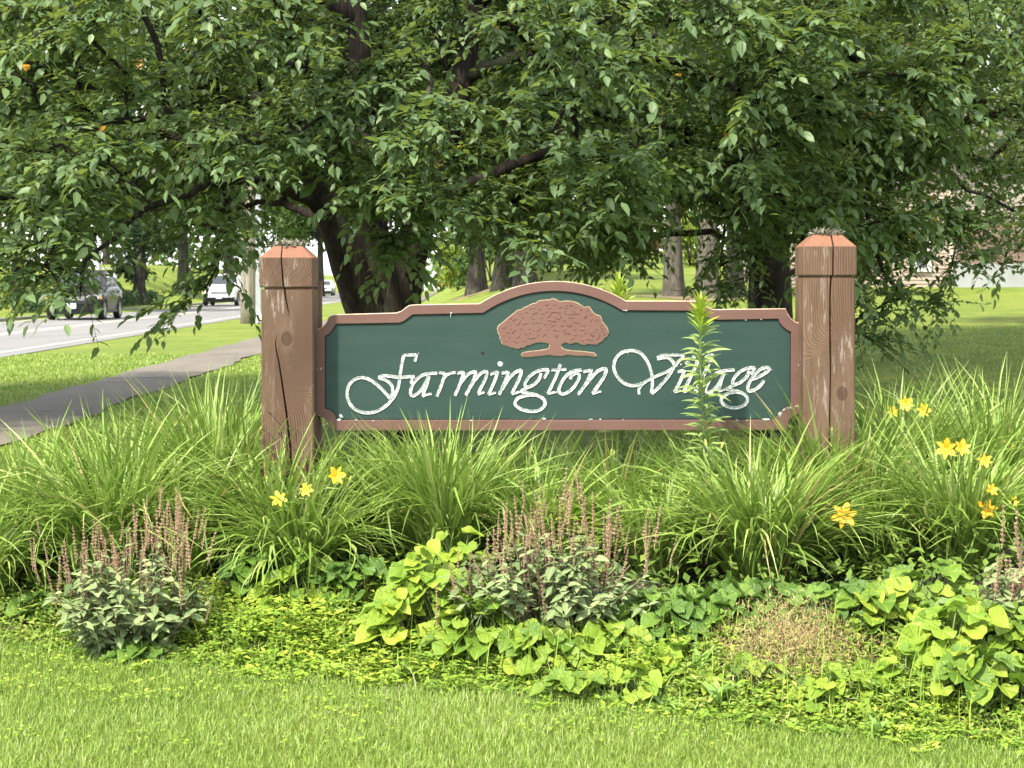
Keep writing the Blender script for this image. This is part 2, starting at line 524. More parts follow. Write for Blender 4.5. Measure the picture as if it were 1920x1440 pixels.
ylong = np.concatenate([np.arange(-20, 120, 2.0), np.arange(120, 620, 20.0)])
road = tag(strip('road', -15.6, -8.2, ylong, M['asphalt'], 0.012), 'pale grey asphalt road running away on the left', None, None, 'structure')
for off, w, nme in ((-11.98, 0.11, 'road_line'), (-11.72, 0.11, 'road_line'), (-15.2, 0.12, 'road_line'), (-8.75, 0.10, 'road_line')):
    tag(strip(nme, off - w / 2, off + w / 2, ylong, M['road_paint'], 0.017), 'faded painted line along the road', None, None, 'structure')
# far kerb: real step
kb = MB()
ring = []
for y in ylong:
    x0 = -15.6 - VP * y
    ring.append([(x0 + 0.006, y, -0.05), (x0 + 0.004, y, 0.115), (x0 - 0.01, y, 0.132), (x0 - 0.15, y, 0.136), (x0 - 0.15, y, -0.05)])
kb.loft(ring, cap=True)
tag(kb.build('kerb', M['kerb']), 'low grey stone kerb along the far side of the road', None, None, 'structure')

# footpath: asphalt with ragged edges and a heaved joint
def path_strip(name, y0, y1, dz, tilt=0.0):
    ys = np.arange(y0, y1 + 0.01, 0.35)
    V, n = [], 6
    for y in ys:
        a = -4.93 + 0.05 * math.sin(y * 1.3) + 0.03 * math.sin(y * 3.7)
        b = -3.74 + 0.05 * math.sin(y * 1.1 + 1) + 0.03 * math.sin(y * 4.1)
        for k in range(n):
            o = a + (b - a) * k / (n - 1)
            o += 1.5 * float(sm(40, 110, y))
            V.append((o - VP * y, y, T(o - VP * y, y) + .04 * float(sm(40, 80, y)) + dz + 0.012 * math.sin(math.pi * k / (n - 1)) + tilt * (y - y0) / (y1 - y0)))
    i = np.arange(n - 1)[None, :] + n * np.arange(len(ys) - 1)[:, None]
    F = np.stack([i, i + 1, i + n + 1, i + n], -1).reshape(-1, 4)
    return new_obj(name, mesh_np(name, np.array(V), [F], M['path'], True))
pth = tag(path_strip('path', -20, 25.2, 0.012, 0.0), 'grey asphalt footpath, shaded near stretch on the left', None, None, 'structure')
pth2 = tag(path_strip('path', 25.23, 320, 0.022, -0.010), 'grey asphalt footpath, sunlit stretch beyond the heaved joint', None, None, 'structure')
lip = MB()
xl = -4.93 - VP * 25.2; xr = -3.74 - VP * 25.2
lip.box(xl, xr, 25.17, 25.225, -0.02, 0.03)
tag(lip.build('path_lip', M['kerb']), 'raised broken edge across the footpath', None, None, 'structure')

# soil of the bed, following the mound just above the lawn sheet
bx = np.linspace(-3.0, 3.9, 150)
by = np.linspace(0, 1, 60)
V = []
for t_ in by:
    for x in bx:
        e = bed_edge(x) + 0.06 + 0.08 * math.sin(x * 5.1) + 0.05 * math.sin(x * 11.3 + 1)
        y = e + t_ * (9.2 + 0.15 * math.sin(x * 3) - e)
        V.append((x, y, T(x, y) + 0.012 + 0.012 * math.sin(x * 21) * math.sin(y * 17)))
i = np.arange(149)[None, :] + 150 * np.arange(59)[:, None]
F = np.stack([i, i + 1, i + 151, i + 150], -1).reshape(-1, 4)
tag(new_obj('soil_bed', mesh_np('soil_bed', np.array(V), [F], M['soil'], True)), 'dark soil of the raised planting bed in front of the sign', None, None, 'structure')

# ------------------------------------------------------------------ house on the right
hb = np.array([(1787 - 960) * 59 / FPX, 59.0, 0]); hb[2] = T(hb[0], 59) - 0.1
house = thing('house', hb, 'beige sided house with brick wall and grey foundation behind the right trees', 'house')
z0 = hb[2]
w = MB(); w.box(-6.0, -0.02, 0.10, 7, -0.5, 4.6); 
V_off = hb
def hpart(name, mb, mat, parent):
    V = np.concatenate(mb.V)
    return new_obj(name, mesh_np(name, V, mb.F, mat), parent)
hpart('wall', w, M['mortar'], house)
sb = MB(); sb.add([(-5.9, 0.10, 0), (-0.12, 0.10, 0), (-0.12, 0.062, 0), (-5.9, 0.062, 0), (-5.9, 0.10, 0.127), (-0.12, 0.10, 0.127), (-0.12, 0.088, 0.127), (-5.9, 0.088, 0.127)],
       [[0, 3, 2, 1], [4, 5, 6, 7], [3, 7, 6, 2], [0, 4, 7, 3], [1, 2, 6, 5]])
sbm = mesh_np('siding_board', np.concatenate(sb.V), sb.F, M['siding'])
for k in range(35):
    o = new_obj('siding_board', sbm, house); o.location = (0, 0, 0.08 + k * 0.125)
tr = MB(); tr.box(-0.115, 0.0, 0.05, 0.12, 0, 4.5); hpart('corner_trim', tr, M['trim'], house)
tr = MB(); tr.box(-5.9, -0.118, 0.055, 0.10, -0.15, 0.078); hpart('base_trim', tr, M['trim'], house)
wx0, wx1 = (1712 - 1787) * 59 / FPX, (1746 - 1787) * 59 / FPX
wz0 = EYE - (509 - HOR) * 59 / FPX - z0; wz1 = wz0 + 1.25
win = MB()
for (a, b, c, d) in ((wx0, wx1, wz0, wz0 + .11), (wx0, wx1, wz1 - .11, wz1), (wx0, wx0 + .12, wz0 + .11, wz1 - .11), (wx1 - .12, wx1, wz0 + .11, wz1 - .11), (wx0 + .12, wx1 - .12, wz0 + .58, wz0 + .64)):
    win.box(a, b, -0.02, 0.09, c, d)
wo = hpart('window', win, M['white'], house)
pn = MB(); pn.box(wx0 + .1, wx1 - .1, 0.03, 0.05, wz0 + .1, wz1 - .1); hpart('pane', pn, M['glass'], wo)
w = MB(); w.box(0.0, 9.0, -0.25, 6, -0.6, 0.86); hpart('foundation', w, M['concrete'], house)
w = MB(); w.box(0.01, 9.0, -0.12, 6, 0.862, 4.6); hpart('upper_wall', w, M['mortar'], house)
bm_ = MB(); bm_.box(0, 0.205, -0.145, -0.115, 0, 0.066)
brick_me = mesh_np('brick', np.concatenate(bm_.V), bm_.F, M['brick'])
for r in range(18):
    for c in range(16):
        o = new_obj('brick', brick_me, house); o.location = (0.03 + c * 0.217 + (r % 2) * 0.108, random.uniform(-.004, .004), 0.872 + r * 0.078)
rf = MB()
rf.add([(-6.5, -0.6, 4.5), (9.5, -0.6, 4.5), (9.5, 3.2, 6.6), (-6.5, 3.2, 6.6), (9.5, 7.5, 4.5), (-6.5, 7.5, 4.5), (-6.5, -0.6, 4.62), (9.5, -0.6, 4.62)], [[6, 7, 2, 3], [3, 2, 4, 5], [0, 1, 7, 6], [0, 5, 4, 1], [0, 6, 3, 5], [1, 4, 2, 7]])
hpart('roof', rf, M['roof'], house)

# ------------------------------------------------------------------ poles and street furniture
def utility_pole(loc, r, h, label, detail=False):
    t = thing('utility_pole', loc, label, 'utility pole', 'utility poles along the verge')
    mb = MB()
    zz = np.linspace(-0.3, h, 9)
    mb.tube(np.stack([zz * 0.006, zz * 0, zz], 1) + np.array(loc), r * (1 - 0.3 * zz / h), 14, wob=0.01)
    mb.build('pole', M['pole'], t, True)
    if detail:
        mb = MB(); mb.box(r * 0.9, r * 0.9 + 0.17, -0.12, 0.10, 0.0, h * .6); o = mb.build('conduit', M['metal'], t, rel=False)
        mb = MB(); mb.box(r + 0.02, r + 0.24, -0.22, -0.13, 0.05, 0.34); mb.build('meter_box', M['white'], t, rel=False)
    ca = MB(); ca.box(-1.2, 1.2, -0.18, -0.06, h - 0.7, h - 0.56); ca.build('crossarm', M['pole'], t, rel=False)
    return t
b = G(466, 607)
utility_pole(b, 0.27, 10.5, 'thick weathered utility pole with grey conduit just left of the left post', True)
for px, py, r, lab in ((793, 547, .22, 'dark utility pole standing just right of the forked trunk'), (820, 541, .2, 'slim distant utility pole beside the footpath, second beyond the trunk'), (833, 537, .2, 'farthest thin utility pole down the footpath')):
    g = G(px, py); g[2] -= 0.05
    utility_pole(g, r, 9.5, lab)

# road sign seen behind the dark car
g = G(185, 592)
sg = thing('road_sign', g, 'pale metal road sign on grey pole behind the dark car', 'road sign')
mb = MB(); zz = np.linspace(-0.2, 3.4, 4); mb.tube(np.stack([zz * 0, zz * 0, zz], 1), 0.11, 10); mb.build('pole', M['metal'], sg, True, rel=False)
mb = MB(); mb.box(-0.52, -0.12, -0.03, 0.0, 1.95, 2.6); mb.build('sign_panel', simple('sign_panel_metal', (0.6, 0.66, 0.74), 0.5), sg, rel=False)

# pale far building at the end of the street, seen between the trunk and the path
fb = thing('far_building', (-15.5, 335, 0), 'pale flat far building at the end of the street', 'building')
mb = MB(); mb.box(-6, 9, 0, 12, -0.5, 6.5); mb.build('wall', M['white'], fb, rel=False)
mb = MB(); mb.box(-6.3, 9.3, -0.3, 12.3, 6.5, 6.9); mb.build('roof', M['trim'], fb, rel=False)
for k in range(4):
    mb = MB(); mb.box(-5.0 + k * 3.4, -3.4 + k * 3.4, -0.05, 0.1, 1.2, 3.4); wnd = mb.build('window', M['trim'], fb, rel=False)
    mb = MB(); mb.box(-4.9 + k * 3.4, -3.5 + k * 3.4, -0.08, -0.05, 1.3, 3.3); mb.build('pane', M['glass'], wnd, rel=False)
g = G(828, 538.5)
ob = thing('barrier', (g[0] , g[1], g[2]), 'small orange and white striped barrier far down the street', 'barrier')
for k in range(3):
    mb = MB(); mb.box(-0.9, 0.9, -0.05, 0.05, 0.7 + k * 0.75, 1.15 + k * 0.75); mb.build('board', M['orange'] if k % 2 == 0 else M['white'], ob, rel=False)
for s in (-1, 1):
    mb = MB(); mb.box(s * 0.75 - .06, s * 0.75 + .06, -0.01, 0.16, 0, 2.7); mb.build('leg', M['metal'], ob, rel=False)

# ------------------------------------------------------------------ vehicles
def make_car(loc, label, cat, paint, L=4.6, W=1.9, H=1.72, belt=1.14, roof0=-0.1, rails=True, group=None, name='parked_car', rot=0.0, hood=1.0, visible_plate=True):
    t = thing(name, loc, label, cat, group)
    t.rotation_euler = (0, 0, rot)
    hw = W / 2; f = L / 4.6
    b = MB()
    st = [(-2.30, .45, .74 * hood, .72), (-2.22, .30, .86 * hood, .86), (-1.95, .24, .98 * hood, .955), (-1.3, .22, 1.05 * hood, .985), (-0.9, .22, belt - .03, 1.0), (0, .22, belt, 1.0),
          (1.2, .22, belt + .02, 1.0), (1.9, .26, belt + .01, .98), (2.2, .35, belt - .08, .93), (2.3, .5, belt - .16, .86)]
    rings = []
    for y, zb, zt, s in st:
        w_ = hw * s
        half = [(w_ * .80, zb), (w_ * .97, zb + .10), (w_, zb + (zt - zb) * .45), (w_ * .985, zt - .10), (w_ * .93, zt - .02), (w_ * .80, zt + .02)]
        rg = [(x, y * f, z) for x, z in half] + [(-x, y * f, z) for x, z in half[::-1]]
        rings.append(rg)
    b.loft(rings)
    # greenhouse
    gh = [(belt - 0.02, -1.0, 2.12, .90), (belt + (H - belt) * .55, -0.42, 2.0, .80), (H - .07, roof0, 1.86, .715), (H, roof0 + .25, 1.6, .60)]
    gr = []
    for z, y0, y1, s in gh:
        w_ = hw * s; c = .14
        gr.append([(-w_ + c, y0 * f, z), (w_ - c, y0 * f, z), (w_, (y0 + .3) * f, z), (w_, (y1 - .15) * f, z), (w_ - c, y1 * f, z), (-w_ + c, y1 * f, z), (-w_, (y1 - .15) * f, z), (-w_, (y0 + .3) * f, z)])
    b.loft(gr)
    body = b.build('body', paint, t, True, rel=False)
    md = body.modifiers.new('bevel', 'EDGE_SPLIT'); md.split_angle = math.radians(38)
    def gpt(k, u):   # interpolate greenhouse level: k index of ring vertex, u in 0..1 over the two lower levels
        A, B, C = np.array(gr[0][k]), np.array(gr[1][k]), np.array(gr[2][k])
        return A + (B - A) * (u / .55) if u < .55 else B + (C - B) * ((u - .55) / .45)
    def glass(name, k0, k1, u0, u1, off, a=0.0, bb=1.0):
        m_ = MB(); Q = []
        for u in (u0, .55, u1):
            p, q = gpt(k0, u), gpt(k1, u)
            Q.append([p + (q - p) * a + off, p + (q - p) * bb + off])
        Q = np.array(Q).reshape(-1, 3)
        m_.add(Q, [[0, 1, 3, 2], [2, 3, 5, 4]])
        return m_.build(name, M['glass'], t, rel=False)
    glass('windscreen', 0, 1, .08, .95, np.array([0, -.012, .008]), .02, .98)
    glass('rear_window', 4, 5, .15, .9, np.array([0, .012, .005]), .06, .94)
    for s, (k0, k1) in ((1, (2, 3)), (-1, (7, 6))):
        for a, bb in ((.0, .30), (.335, .66), (.695, .97)):
            glass('side_window', k0, k1, .1, .9, np.array([s * .014, 0, 0]), a, bb)
    # wheels with arches
    R = .36
    for y in (-1.42 * f, 1.42 * f):
        for s in (-1, 1):
            th = np.linspace(0, 2 * math.pi, 25)[:-1]
            def rg(x, r): return [(x, y + r * math.cos(a), R + r * math.sin(a)) for a in th]
            m_ = MB(); x1 = s * (hw + .012); x0 = s * (hw - .21)
            m_.loft([rg(x0, R * .7), rg(x0, R * .96), rg(x0 + s * .03, R), rg(x1 - s * .03, R), rg(x1, R * .95), rg(x1, R * .70), rg(x1 - s * .02, R * .68)], cap=False)
            wh = m_.build('wheel', M['tyre'], t, True, rel=False)
            m_ = MB(); m_.loft([rg(x1 - s * .01, R * .69), rg(x1 - s * .012, R * .60), rg(x1 - s * .05, R * .56)], cap=False)
            for k in range(5):
                a = k * 2 * math.pi / 5 + .3
                d = np.array([0, math.cos(a), math.sin(a)]); n_ = np.array([0, -math.sin(a), math.cos(a)]); c0 = np.array([x1 - s * .02, y, R])
                m_.add([c0 + n_ * .05, c0 - n_ * .05, c0 + d * R * .62 - n_ * .035, c0 + d * R * .62 + n_ * .035], [[0, 1, 2, 3]])
            m_.build('rim', M['rim'], wh, rel=False)
            m_ = MB(); m_.loft([rg(x1 - s * .10, R * .66), rg(x1 - s * .10, .01)], cap=False); m_.build('brake_disc', M['black_plastic'], wh, rel=False)
            ta = np.linspace(-.12, math.pi + .12, 14)
            m_ = MB(); m_.loft([[(s * (hw - .03), y + r * math.cos(a), R + .03 + r * math.sin(a)) for r in (R + .02, R + .085)] + [(s * (hw + .022), y + r * math.cos(a), R + .03 + r * math.sin(a)) for r in (R + .085, R + .02)] for a in ta])
            m_.build('wheel_arch', M['black_plastic'], t, rel=False)
    z_l = .78 * hood
    for s in (-1, 1):
        m_ = MB(); m_.loft([[(s * hw * .52, -2.285 * f, z_l - .05), (s * hw * .52, -2.275 * f, z_l + .09), (s * hw * .5, -2.2 * f, z_l + .09), (s * hw * .5, -2.2 * f, z_l - .05)], [(s * hw * .92, -2.10 * f, z_l - .03), (s * hw * .92, -2.08 * f, z_l + .14), (s * hw * .9, -2.0 * f, z_l + .14), (s * hw * .9, -2.0 * f, z_l - .03)], [(s * hw * .985, -1.88 * f, z_l + .05), (s * hw * .985, -1.86 * f, z_l + .17), (s * hw * .96, -1.8 * f, z_l + .17), (s * hw * .96, -1.8 * f, z_l + .05)]])
        hl = m_.build('headlight', M['headlight'], t, rel=False)
        m_ = MB(); m_.box(s * hw * .985 - .03, s * hw * .985 + .012, -1.99 * f, -1.85 * f, z_l - .04, z_l + .045); m_.build('turn_signal', M['amber'], hl, rel=False)
        m_ = MB(); m_.loft([[(s * (hw * .93), -.62 * f, belt - .02), (s * (hw * .93), -.55 * f, belt + .06), (s * hw * .93, -.48 * f, belt - .02)], [(s * (hw + .06), -.68 * f, belt), (s * (hw + .06), -.60 * f, belt + .15), (s * (hw + .06), -.48 * f, belt)], [(s * (hw + .20), -.66 * f, belt + .02), (s * (hw + .20), -.60 * f, belt + .14), (s * (hw + .2), -.50 * f, belt + .02)]])
        m_.build('mirror', paint, t, rel=False)
        for yy in (0.05, 1.05):
            m_ = MB(); m_.box(s * hw - .01, s * hw + .035, yy * f, (yy + .2) * f, belt - .22, belt - .17); m_.build('door_handle', paint, t, rel=False)
        m_ = MB(); m_.box(s * hw * .98 - .02, s * hw * .98 + .012, -1.0 * f, 1.0 * f, .26, .36); m_.build('sill', M['black_plastic'], t, rel=False)
        if rails:
            m_ = MB(); yy = np.linspace(0.1, 1.75, 9)
            m_.tube(np.stack([yy * 0 + s * hw * .64, yy * f, H + .005 + .075 * np.sin(np.linspace(0.12, math.pi - .12, 9)) ** .4], 1), .028, 6); m_.build('roof_rail', M['chrome'], t, True, rel=False)
        m_ = MB(); m_.box(s * hw * .82 - .12, s * hw * .82 + .1, 2.2 * f, 2.31 * f, .8, 1.05); m_.build('tail_light', M['tail'], t, rel=False)
    m_ = MB(); m_.loft([[(-hw * .48, -2.305 * f, z_l - .09), (hw * .48, -2.305 * f, z_l - .09), (hw * .50, -2.27 * f, z_l + .07), (-hw * .5, -2.27 * f, z_l + .07)], [(-hw * .48, -2.2 * f, z_l - .09), (hw * .48, -2.2 * f, z_l - .09), (hw * .5, -2.2 * f, z_l + .07), (-hw * .5, -2.2 * f, z_l + .07)]])
    gg = m_.build('grille', M['black_plastic'], t, rel=False)
    m_ = MB()
    for k in range(3): m_.box(-hw * .46, hw * .46, -2.325 * f, -2.30 * f, z_l - .06 + k * .045, z_l - .042 + k * .045)
    m_.build('grille_bar', M['chrome'], gg, rel=False)
    m_ = MB(); m_.loft([[(-hw * .86, -2.20 * f, .22), (hw * .86, -2.20 * f, .22), (hw * .84, -2.34 * f, .48), (-hw * .84, -2.34 * f, .48)], [(-hw * .9, -1.98 * f, .22), (hw * .9, -1.98 * f, .22), (hw * .9, -1.98 * f, .55), (-hw * .9, -1.98 * f, .55)]])
    m_.build('front_bumper', M['black_plastic'], t, rel=False)
    if visible_plate:
        m_ = MB(); m_.box(-.17, .17, -2.365 * f, -2.345 * f, .42, .60); m_.build('number_plate', M['plate'], t, rel=False)
    for s in (-1, 1):
        m_ = MB(); m_.tube(np.array([(s * .05, -.80 * f, belt + .075), (s * .35, -.76 * f, belt + .10), (s * .62, -.72 * f, belt + .13)]), .012, 4); m_.build('wiper', M['black_plastic'], t, rel=False)
    return t
def on_road(px, off):
    d = off / ((px - 960) / FPX + VP)
    return (off - VP * d, d, 0.013)
ang = math.atan(VP)
make_car(on_road(160, -13.75), 'dark brown SUV with roof rails driving nearer on the road at left', 'car', M['dark_car'], L=4.75, W=2.0, H=1.80, belt=1.2, group='cars on the road', name='car', rot=ang)
make_car(on_road(421, -13.75), 'white SUV half hidden by leaves left of the utility pole', 'car', M['white_car'], L=4.8, W=2.0, H=1.85, belt=1.2, group='cars on the road', name='car', rot=ang)
make_car(on_road(609, -14.0), 'small distant white car seen between the left post and trunk', 'car', M['white_car'], L=4.6, W=1.9, H=1.6, belt=1.05, rails=False, group='cars on the road', name='car', rot=ang)
# ------------------------------------------------------------------ the entrance sign
SY = 7.6
def S(px, py, y=SY):
    """photo pixel -> point on the sign's plane"""
    return np.array([(px - 960) * SY / FPX, y, EYE - (py - HOR) * SY / FPX])
PXM = SY / FPX
sign_loc = np.array([S(1045, 800)[0], SY, T(S(1045, 800)[0], SY)])
sign = thing('entrance_sign', sign_loc, 'carved green and brown entrance sign hung between two stained timber posts', 'sign')

outer = [(590, 778), (590, 619), (599, 616), (607, 611), (613, 603), (617, 593), (628, 589.5), (742, 586.5), (752, 583.5), (760, 577), (768, 572), (780, 571), (897, 569)]
def arc3(p, q, r, n):
    (x1, y1), (x2, y2), (x3, y3) = p, q, r
    A = np.array([[x2 - x1, y2 - y1], [x3 - x1, y3 - y1]]) * 2.0
    B = np.array([x2 ** 2 - x1 ** 2 + y2 ** 2 - y1 ** 2, x3 ** 2 - x1 ** 2 + y3 ** 2 - y1 ** 2])
    c = np.linalg.solve(A, B); R = math.hypot(x1 - c[0], y1 - c[1])
    a0 = math.atan2(y1 - c[1], x1 - c[0]); a1 = math.atan2(y3 - c[1], x3 - c[0])
    return [(c[0] + R * math.cos(a), c[1] + R * math.sin(a)) for a in np.linspace(a0, a1, n)]
outer += arc3((899, 569), (1037, 527), (1174, 564), 30)
outer += [(1180, 564), (1303, 564), (1313, 567), (1323, 574), (1335, 579.5), (1346, 580), (1473, 578.5), (1476, 587), (1482, 596), (1490, 603), (1502, 607),
          (1503, 776), (1492, 777), (1484, 782), (1478, 789), (1475, 806), (620, 807), (618, 797), (612, 788), (603, 781)]
inner = [(609, 766), (609, 631), (617, 626), (624, 618), (630, 607.5), (749, 605.5), (758, 602), (766, 596), (774, 590), (906, 587)]
inner += arc3((907, 586.5), (1037, 546), (1165, 582), 30)
inner += [(1302, 583), (1310, 585), (1320, 592), (1333, 599), (1349, 600), (1459, 598), (1462, 606), (1468, 613), (1475, 619), (1483, 623), (1482.5, 760), (1471, 765), (1461, 774), (1452, 787),
          (632, 787.5), (628, 777), (619, 769)]
def poly_prism(mb, pts, y0, y1, tone=0.5):
    n = len(pts)
    A = [S(x, y, y0) for x, y in pts]; B = [S(x, y, y1) for x, y in pts]
    k = np.arange(n)
    mb.add(A + B, [k.reshape(1, -1), (n + k[::-1]).reshape(1, -1), np.stack([k, n + k, n + (k + 1) % n, (k + 1) % n], 1)], tone)
def resample(pts, m):
    p = np.array(pts + [pts[0]], float); d = np.concatenate([[0], np.cumsum(np.linalg.norm(np.diff(p, axis=0), axis=1))])
    s = np.linspace(0, d[-1], m, endpoint=False)
    return np.stack([np.interp(s, d, p[:, 0]), np.interp(s, d, p[:, 1])], 1)

# green panel (its face is recessed behind the raised border)
mb = MB(); poly_prism(mb, [(x + (3 if x < 1045 else -3) * -1.5, y) for x, y in inner], SY + 0.0, SY + 0.035)
panel = mb.build('sign_panel', M['green'], sign)
# border ring: front faces by ear clipping of the ring, walls round both outlines, small outer bevel coloured sunlit pale
bmx = bmesh.new()
def loop_verts(pts, y): return [bmx.verts.new(Vector(S(x, z, y) - sign_loc)) for x, z in pts]
def inset(pts, d):
    p = np.array(pts, float); n = len(p)
    out = []
    for i in range(n):
        a, b, c = p[i - 1], p[i], p[(i + 1) % n]
        t1 = (b - a) / (np.linalg.norm(b - a) + 1e-9); t2 = (c - b) / (np.linalg.norm(c - b) + 1e-9)
        t_ = t1 + t2; t_ /= np.linalg.norm(t_) + 1e-9
        out.append(tuple(b + d * np.array([-t_[1], t_[0]])))
    return out
o_in = inset(outer, 1.0); i_in = inset(inner, -1.0)
FR = SY - 0.007
lo = loop_verts(o_in, FR); li = loop_verts(i_in, FR)
eo = [bmx.edges.new((lo[i], lo[(i + 1) % len(lo)])) for i in range(len(lo))]
ei = [bmx.edges.new((li[i], li[(i + 1) % len(li)])) for i in range(len(li))]
bmesh.ops.triangle_fill(bmx, edges=eo + ei, use_beauty=True)
front_faces = set(bmx.faces)
def wall(pa, ya, pb, yb, mi, first=None):
    A = first or loop_verts(pa, ya); B = loop_verts(pb, yb)
    n = len(A)
    for i in range(n):
        f = bmx.faces.new((A[i], A[(i + 1) % n], B[(i + 1) % n], B[i])); f.material_index = mi
    return B
B_ = wall(o_in, FR, outer, FR + 0.003, 1, lo); wall(outer, FR + 0.003, outer, SY + 0.040, 1, B_)
B_ = wall(i_in, FR, inner, FR + 0.002, 0, li); wall(inner, FR + 0.002, inner, SY + 0.001, 0, B_)
bmesh.ops.recalc_face_normals(bmx, faces=bmx.faces)
me = bpy.data.meshes.new('border'); bmx.to_mesh(me); bmx.free()
me.materials.append(M['border']); me.materials.append(M['border_edge'])
border = new_obj('border', me, sign)
# border's shadow on the panel, drawn as a black line along the inner outline
mb = MB()
q = resample(inner, 400); t_ = np.roll(q, -1, 0) - np.roll(q, 1, 0); t_ /= np.linalg.norm(t_, axis=1)[:, None]; nn = np.stack([-t_[:, 1], t_[:, 0]], 1)
wv = 2.2 + 0.5 * np.sin(np.arange(400) * .37) * np.sin(np.arange(400) * .11)
A = np.array([S(x, y, SY - 0.0016) for x, y in q - nn * 0.4]); B = np.array([S(x, y, SY - 0.0016) for x, y in q + nn * wv[:, None]])
k = np.arange(400)
mb.add(np.concatenate([A, B]), [np.stack([k, (k + 1) % 400, 400 + (k + 1) % 400, 400 + k], 1)])
mb.build('border_shadow', M['black_line'], panel)
# flaked white primer along the lower edge and corners
mb = MB()
for cx, cy, w_, h_ in [(636, 787, 7, 4), (640, 780, 6, 5), (668, 787, 5, 2), (700, 789, 4, 2), (1020, 785, 7, 3), (884, 788, 4, 1.5), (1108, 786, 5, 1.6), (1125, 786, 3, 1.4), (1168, 787, 3, 1.4), (1382, 788, 5, 2), (1400, 788, 4, 1.6), (1436, 786, 11, 3),
                       (1462, 776, 6, 6), (1470, 768, 5, 4), (1480, 765, 5, 3), (1492, 762, 3, 2), (1427, 599, 3, 1.4), (1398, 600, 3, 1.2), (846, 587, 2.5, 2.5), (845, 592, 1.2, 5), (1172, 582, 7, 1.6), (595, 692, 2.5, 2), (602, 692, 3, 2), (1497, 684, 2.5, 3), (624, 590, 4, 2), (603, 690, 2, 1.5)]:
    n = 11; a = np.arange(n) / n * 2 * math.pi
    rr = 0.55 + 0.6 * rng.random(n)
    w_, h_ = w_ * .75, h_ * .75
    mb.add([S(cx + w_ * rr[i] * math.cos(a[i]), cy + h_ * rr[i] * math.sin(a[i]), FR - 0.0015) for i in range(n)] + [S(cx, cy, FR - 0.0022)], [[(n), i, (i + 1) % n] for i in range(n)])
fl = mb.build('paint_flakes', M['letter'], sign); fl['kind'] = 'stuff'

# carved lettering: each stroke is a V-cut with torn raised lips
def stroke(mb, pts, w0, w1=None, y=SY, lip=0.0025):
    w1 = w0 if w1 is None else w1
    P_ = catmull(pts, 7)
    d = np.gradient(P_, axis=0); d /= np.linalg.norm(d, axis=1)[:, None] + 1e-9
    nrm = np.stack([-d[:, 1], d[:, 0]], 1)
    m = len(P_)
    w = np.linspace(w0, w1, m) * (1 + 0.035 * rng.normal(size=m))
    w[0] *= .75; w[-1] *= .75
    dep = [-0.0003, -lip, -lip * .9, -0.0006, -lip * .9, -lip, -0.0003]
    offs = [-.5, -.44, -.30, 0, .30, .44, .5]
    V = []
    for i in range(m):
        for o_, dz in zip(offs, dep):
            j = rng.normal() * 0.012 if abs(o_) > .4 else 0
            p = P_[i] + nrm[i] * w[i] * (o_ + j)
            V.append(S(p[0], p[1], y + dz * (1 + .12 * rng.normal()) - 0.0005))
    i = np.arange(6)[None, :] + 7 * np.arange(m - 1)[:, None]
    mb.add(V, [np.stack([i, i + 1, i + 8, i + 7], -1).reshape(-1, 4)])
def blob(mb, cx, cy, r):
    n = 12; a = np.arange(n) / n * 2 * math.pi
    mb.add([S(cx + r * (1 + .1 * rng.normal()) * math.cos(t_), cy + r * .85 * math.sin(t_), SY - 0.0008) for t_ in a] + [S(cx, cy, SY - 0.003)], [[n, i, (i + 1) % n] for i in range(n)])
za = lambda L: [(620 + x / 4.3636, 640 + y / 4.3636) for x, y in L]
zb = lambda L: [(1040 + x / 4.3636, 640 + y / 4.3636) for x, y in L]
LET = []
def letter(*strokes): LET.append(strokes)
W = 6.1
letter((za([(395, 300), (450, 318), (495, 355), (508, 410), (488, 468)]), W, W), (za([(488, 470), (440, 415), (375, 352), (315, 312), (262, 298), (205, 308), (158, 350), (136, 410), (142, 475), (175, 535), (230, 572), (305, 586), (380, 572), (450, 530), (510, 468), (545, 400), (562, 330), (572, 250), (586, 170), (600, 112)]), W, W),
       (za([(596, 114), (650, 112), (702, 110)]), W * .9), (za([(702, 106), (698, 135), (690, 166)]), W * .9), (za([(388, 296), (440, 282), (500, 288), (570, 296), (640, 290), (690, 290)]), W), (za([(668, 300), (660, 325), (652, 344)]), W * .8))
letter((za([(872, 262), (820, 264), (765, 274), (715, 302), (675, 350), (655, 405), (662, 442), (690, 442), (735, 405), (775, 345), (800, 285)]), W), (za([(806, 285), (790, 345), (768, 405), (756, 452)]), W * 1.05), (za([(756, 450), (790, 436), (826, 430)]), W * .7))
letter((za([(884, 256), (935, 262)]), W * .9), (za([(938, 258), (920, 320), (895, 390), (868, 452)]), W), (za([(912, 330), (945, 280), (985, 260), (1022, 256)]), W * .9))
letter((za([(1034, 262), (1088, 252)]), W * .9), (za([(1090, 248), (1070, 320), (1045, 385), (1016, 446)]), W), (za([(1048, 366), (1095, 300), (1140, 262), (1185, 252), (1176, 300), (1145, 370), (1104, 444)]), W), (za([(1130, 396), (1180, 318), (1230, 264), (1276, 248), (1270, 300), (1235, 370), (1206, 430)]), W), (za([(1204, 436), (1258, 414)]), W * .7))
letter((za([(1306, 272), (1366, 248)]), W * .9), (za([(1368, 246), (1345, 320), (1315, 385), (1292, 436)]), W), (za([(1292, 438), (1350, 418)]), W * .7), ('dot', 1387, 185, 5.6))
letter((za([(1398, 262), (1452, 252)]), W * .9), (za([(1454, 248), (1435, 310), (1405, 380), (1378, 438)]), W), (za([(1400, 400), (1455, 312), (1510, 256), (1556, 240), (1550, 290), (1515, 365), (1482, 432)]), W), (za([(1482, 434), (1548, 412)]), W * .7))
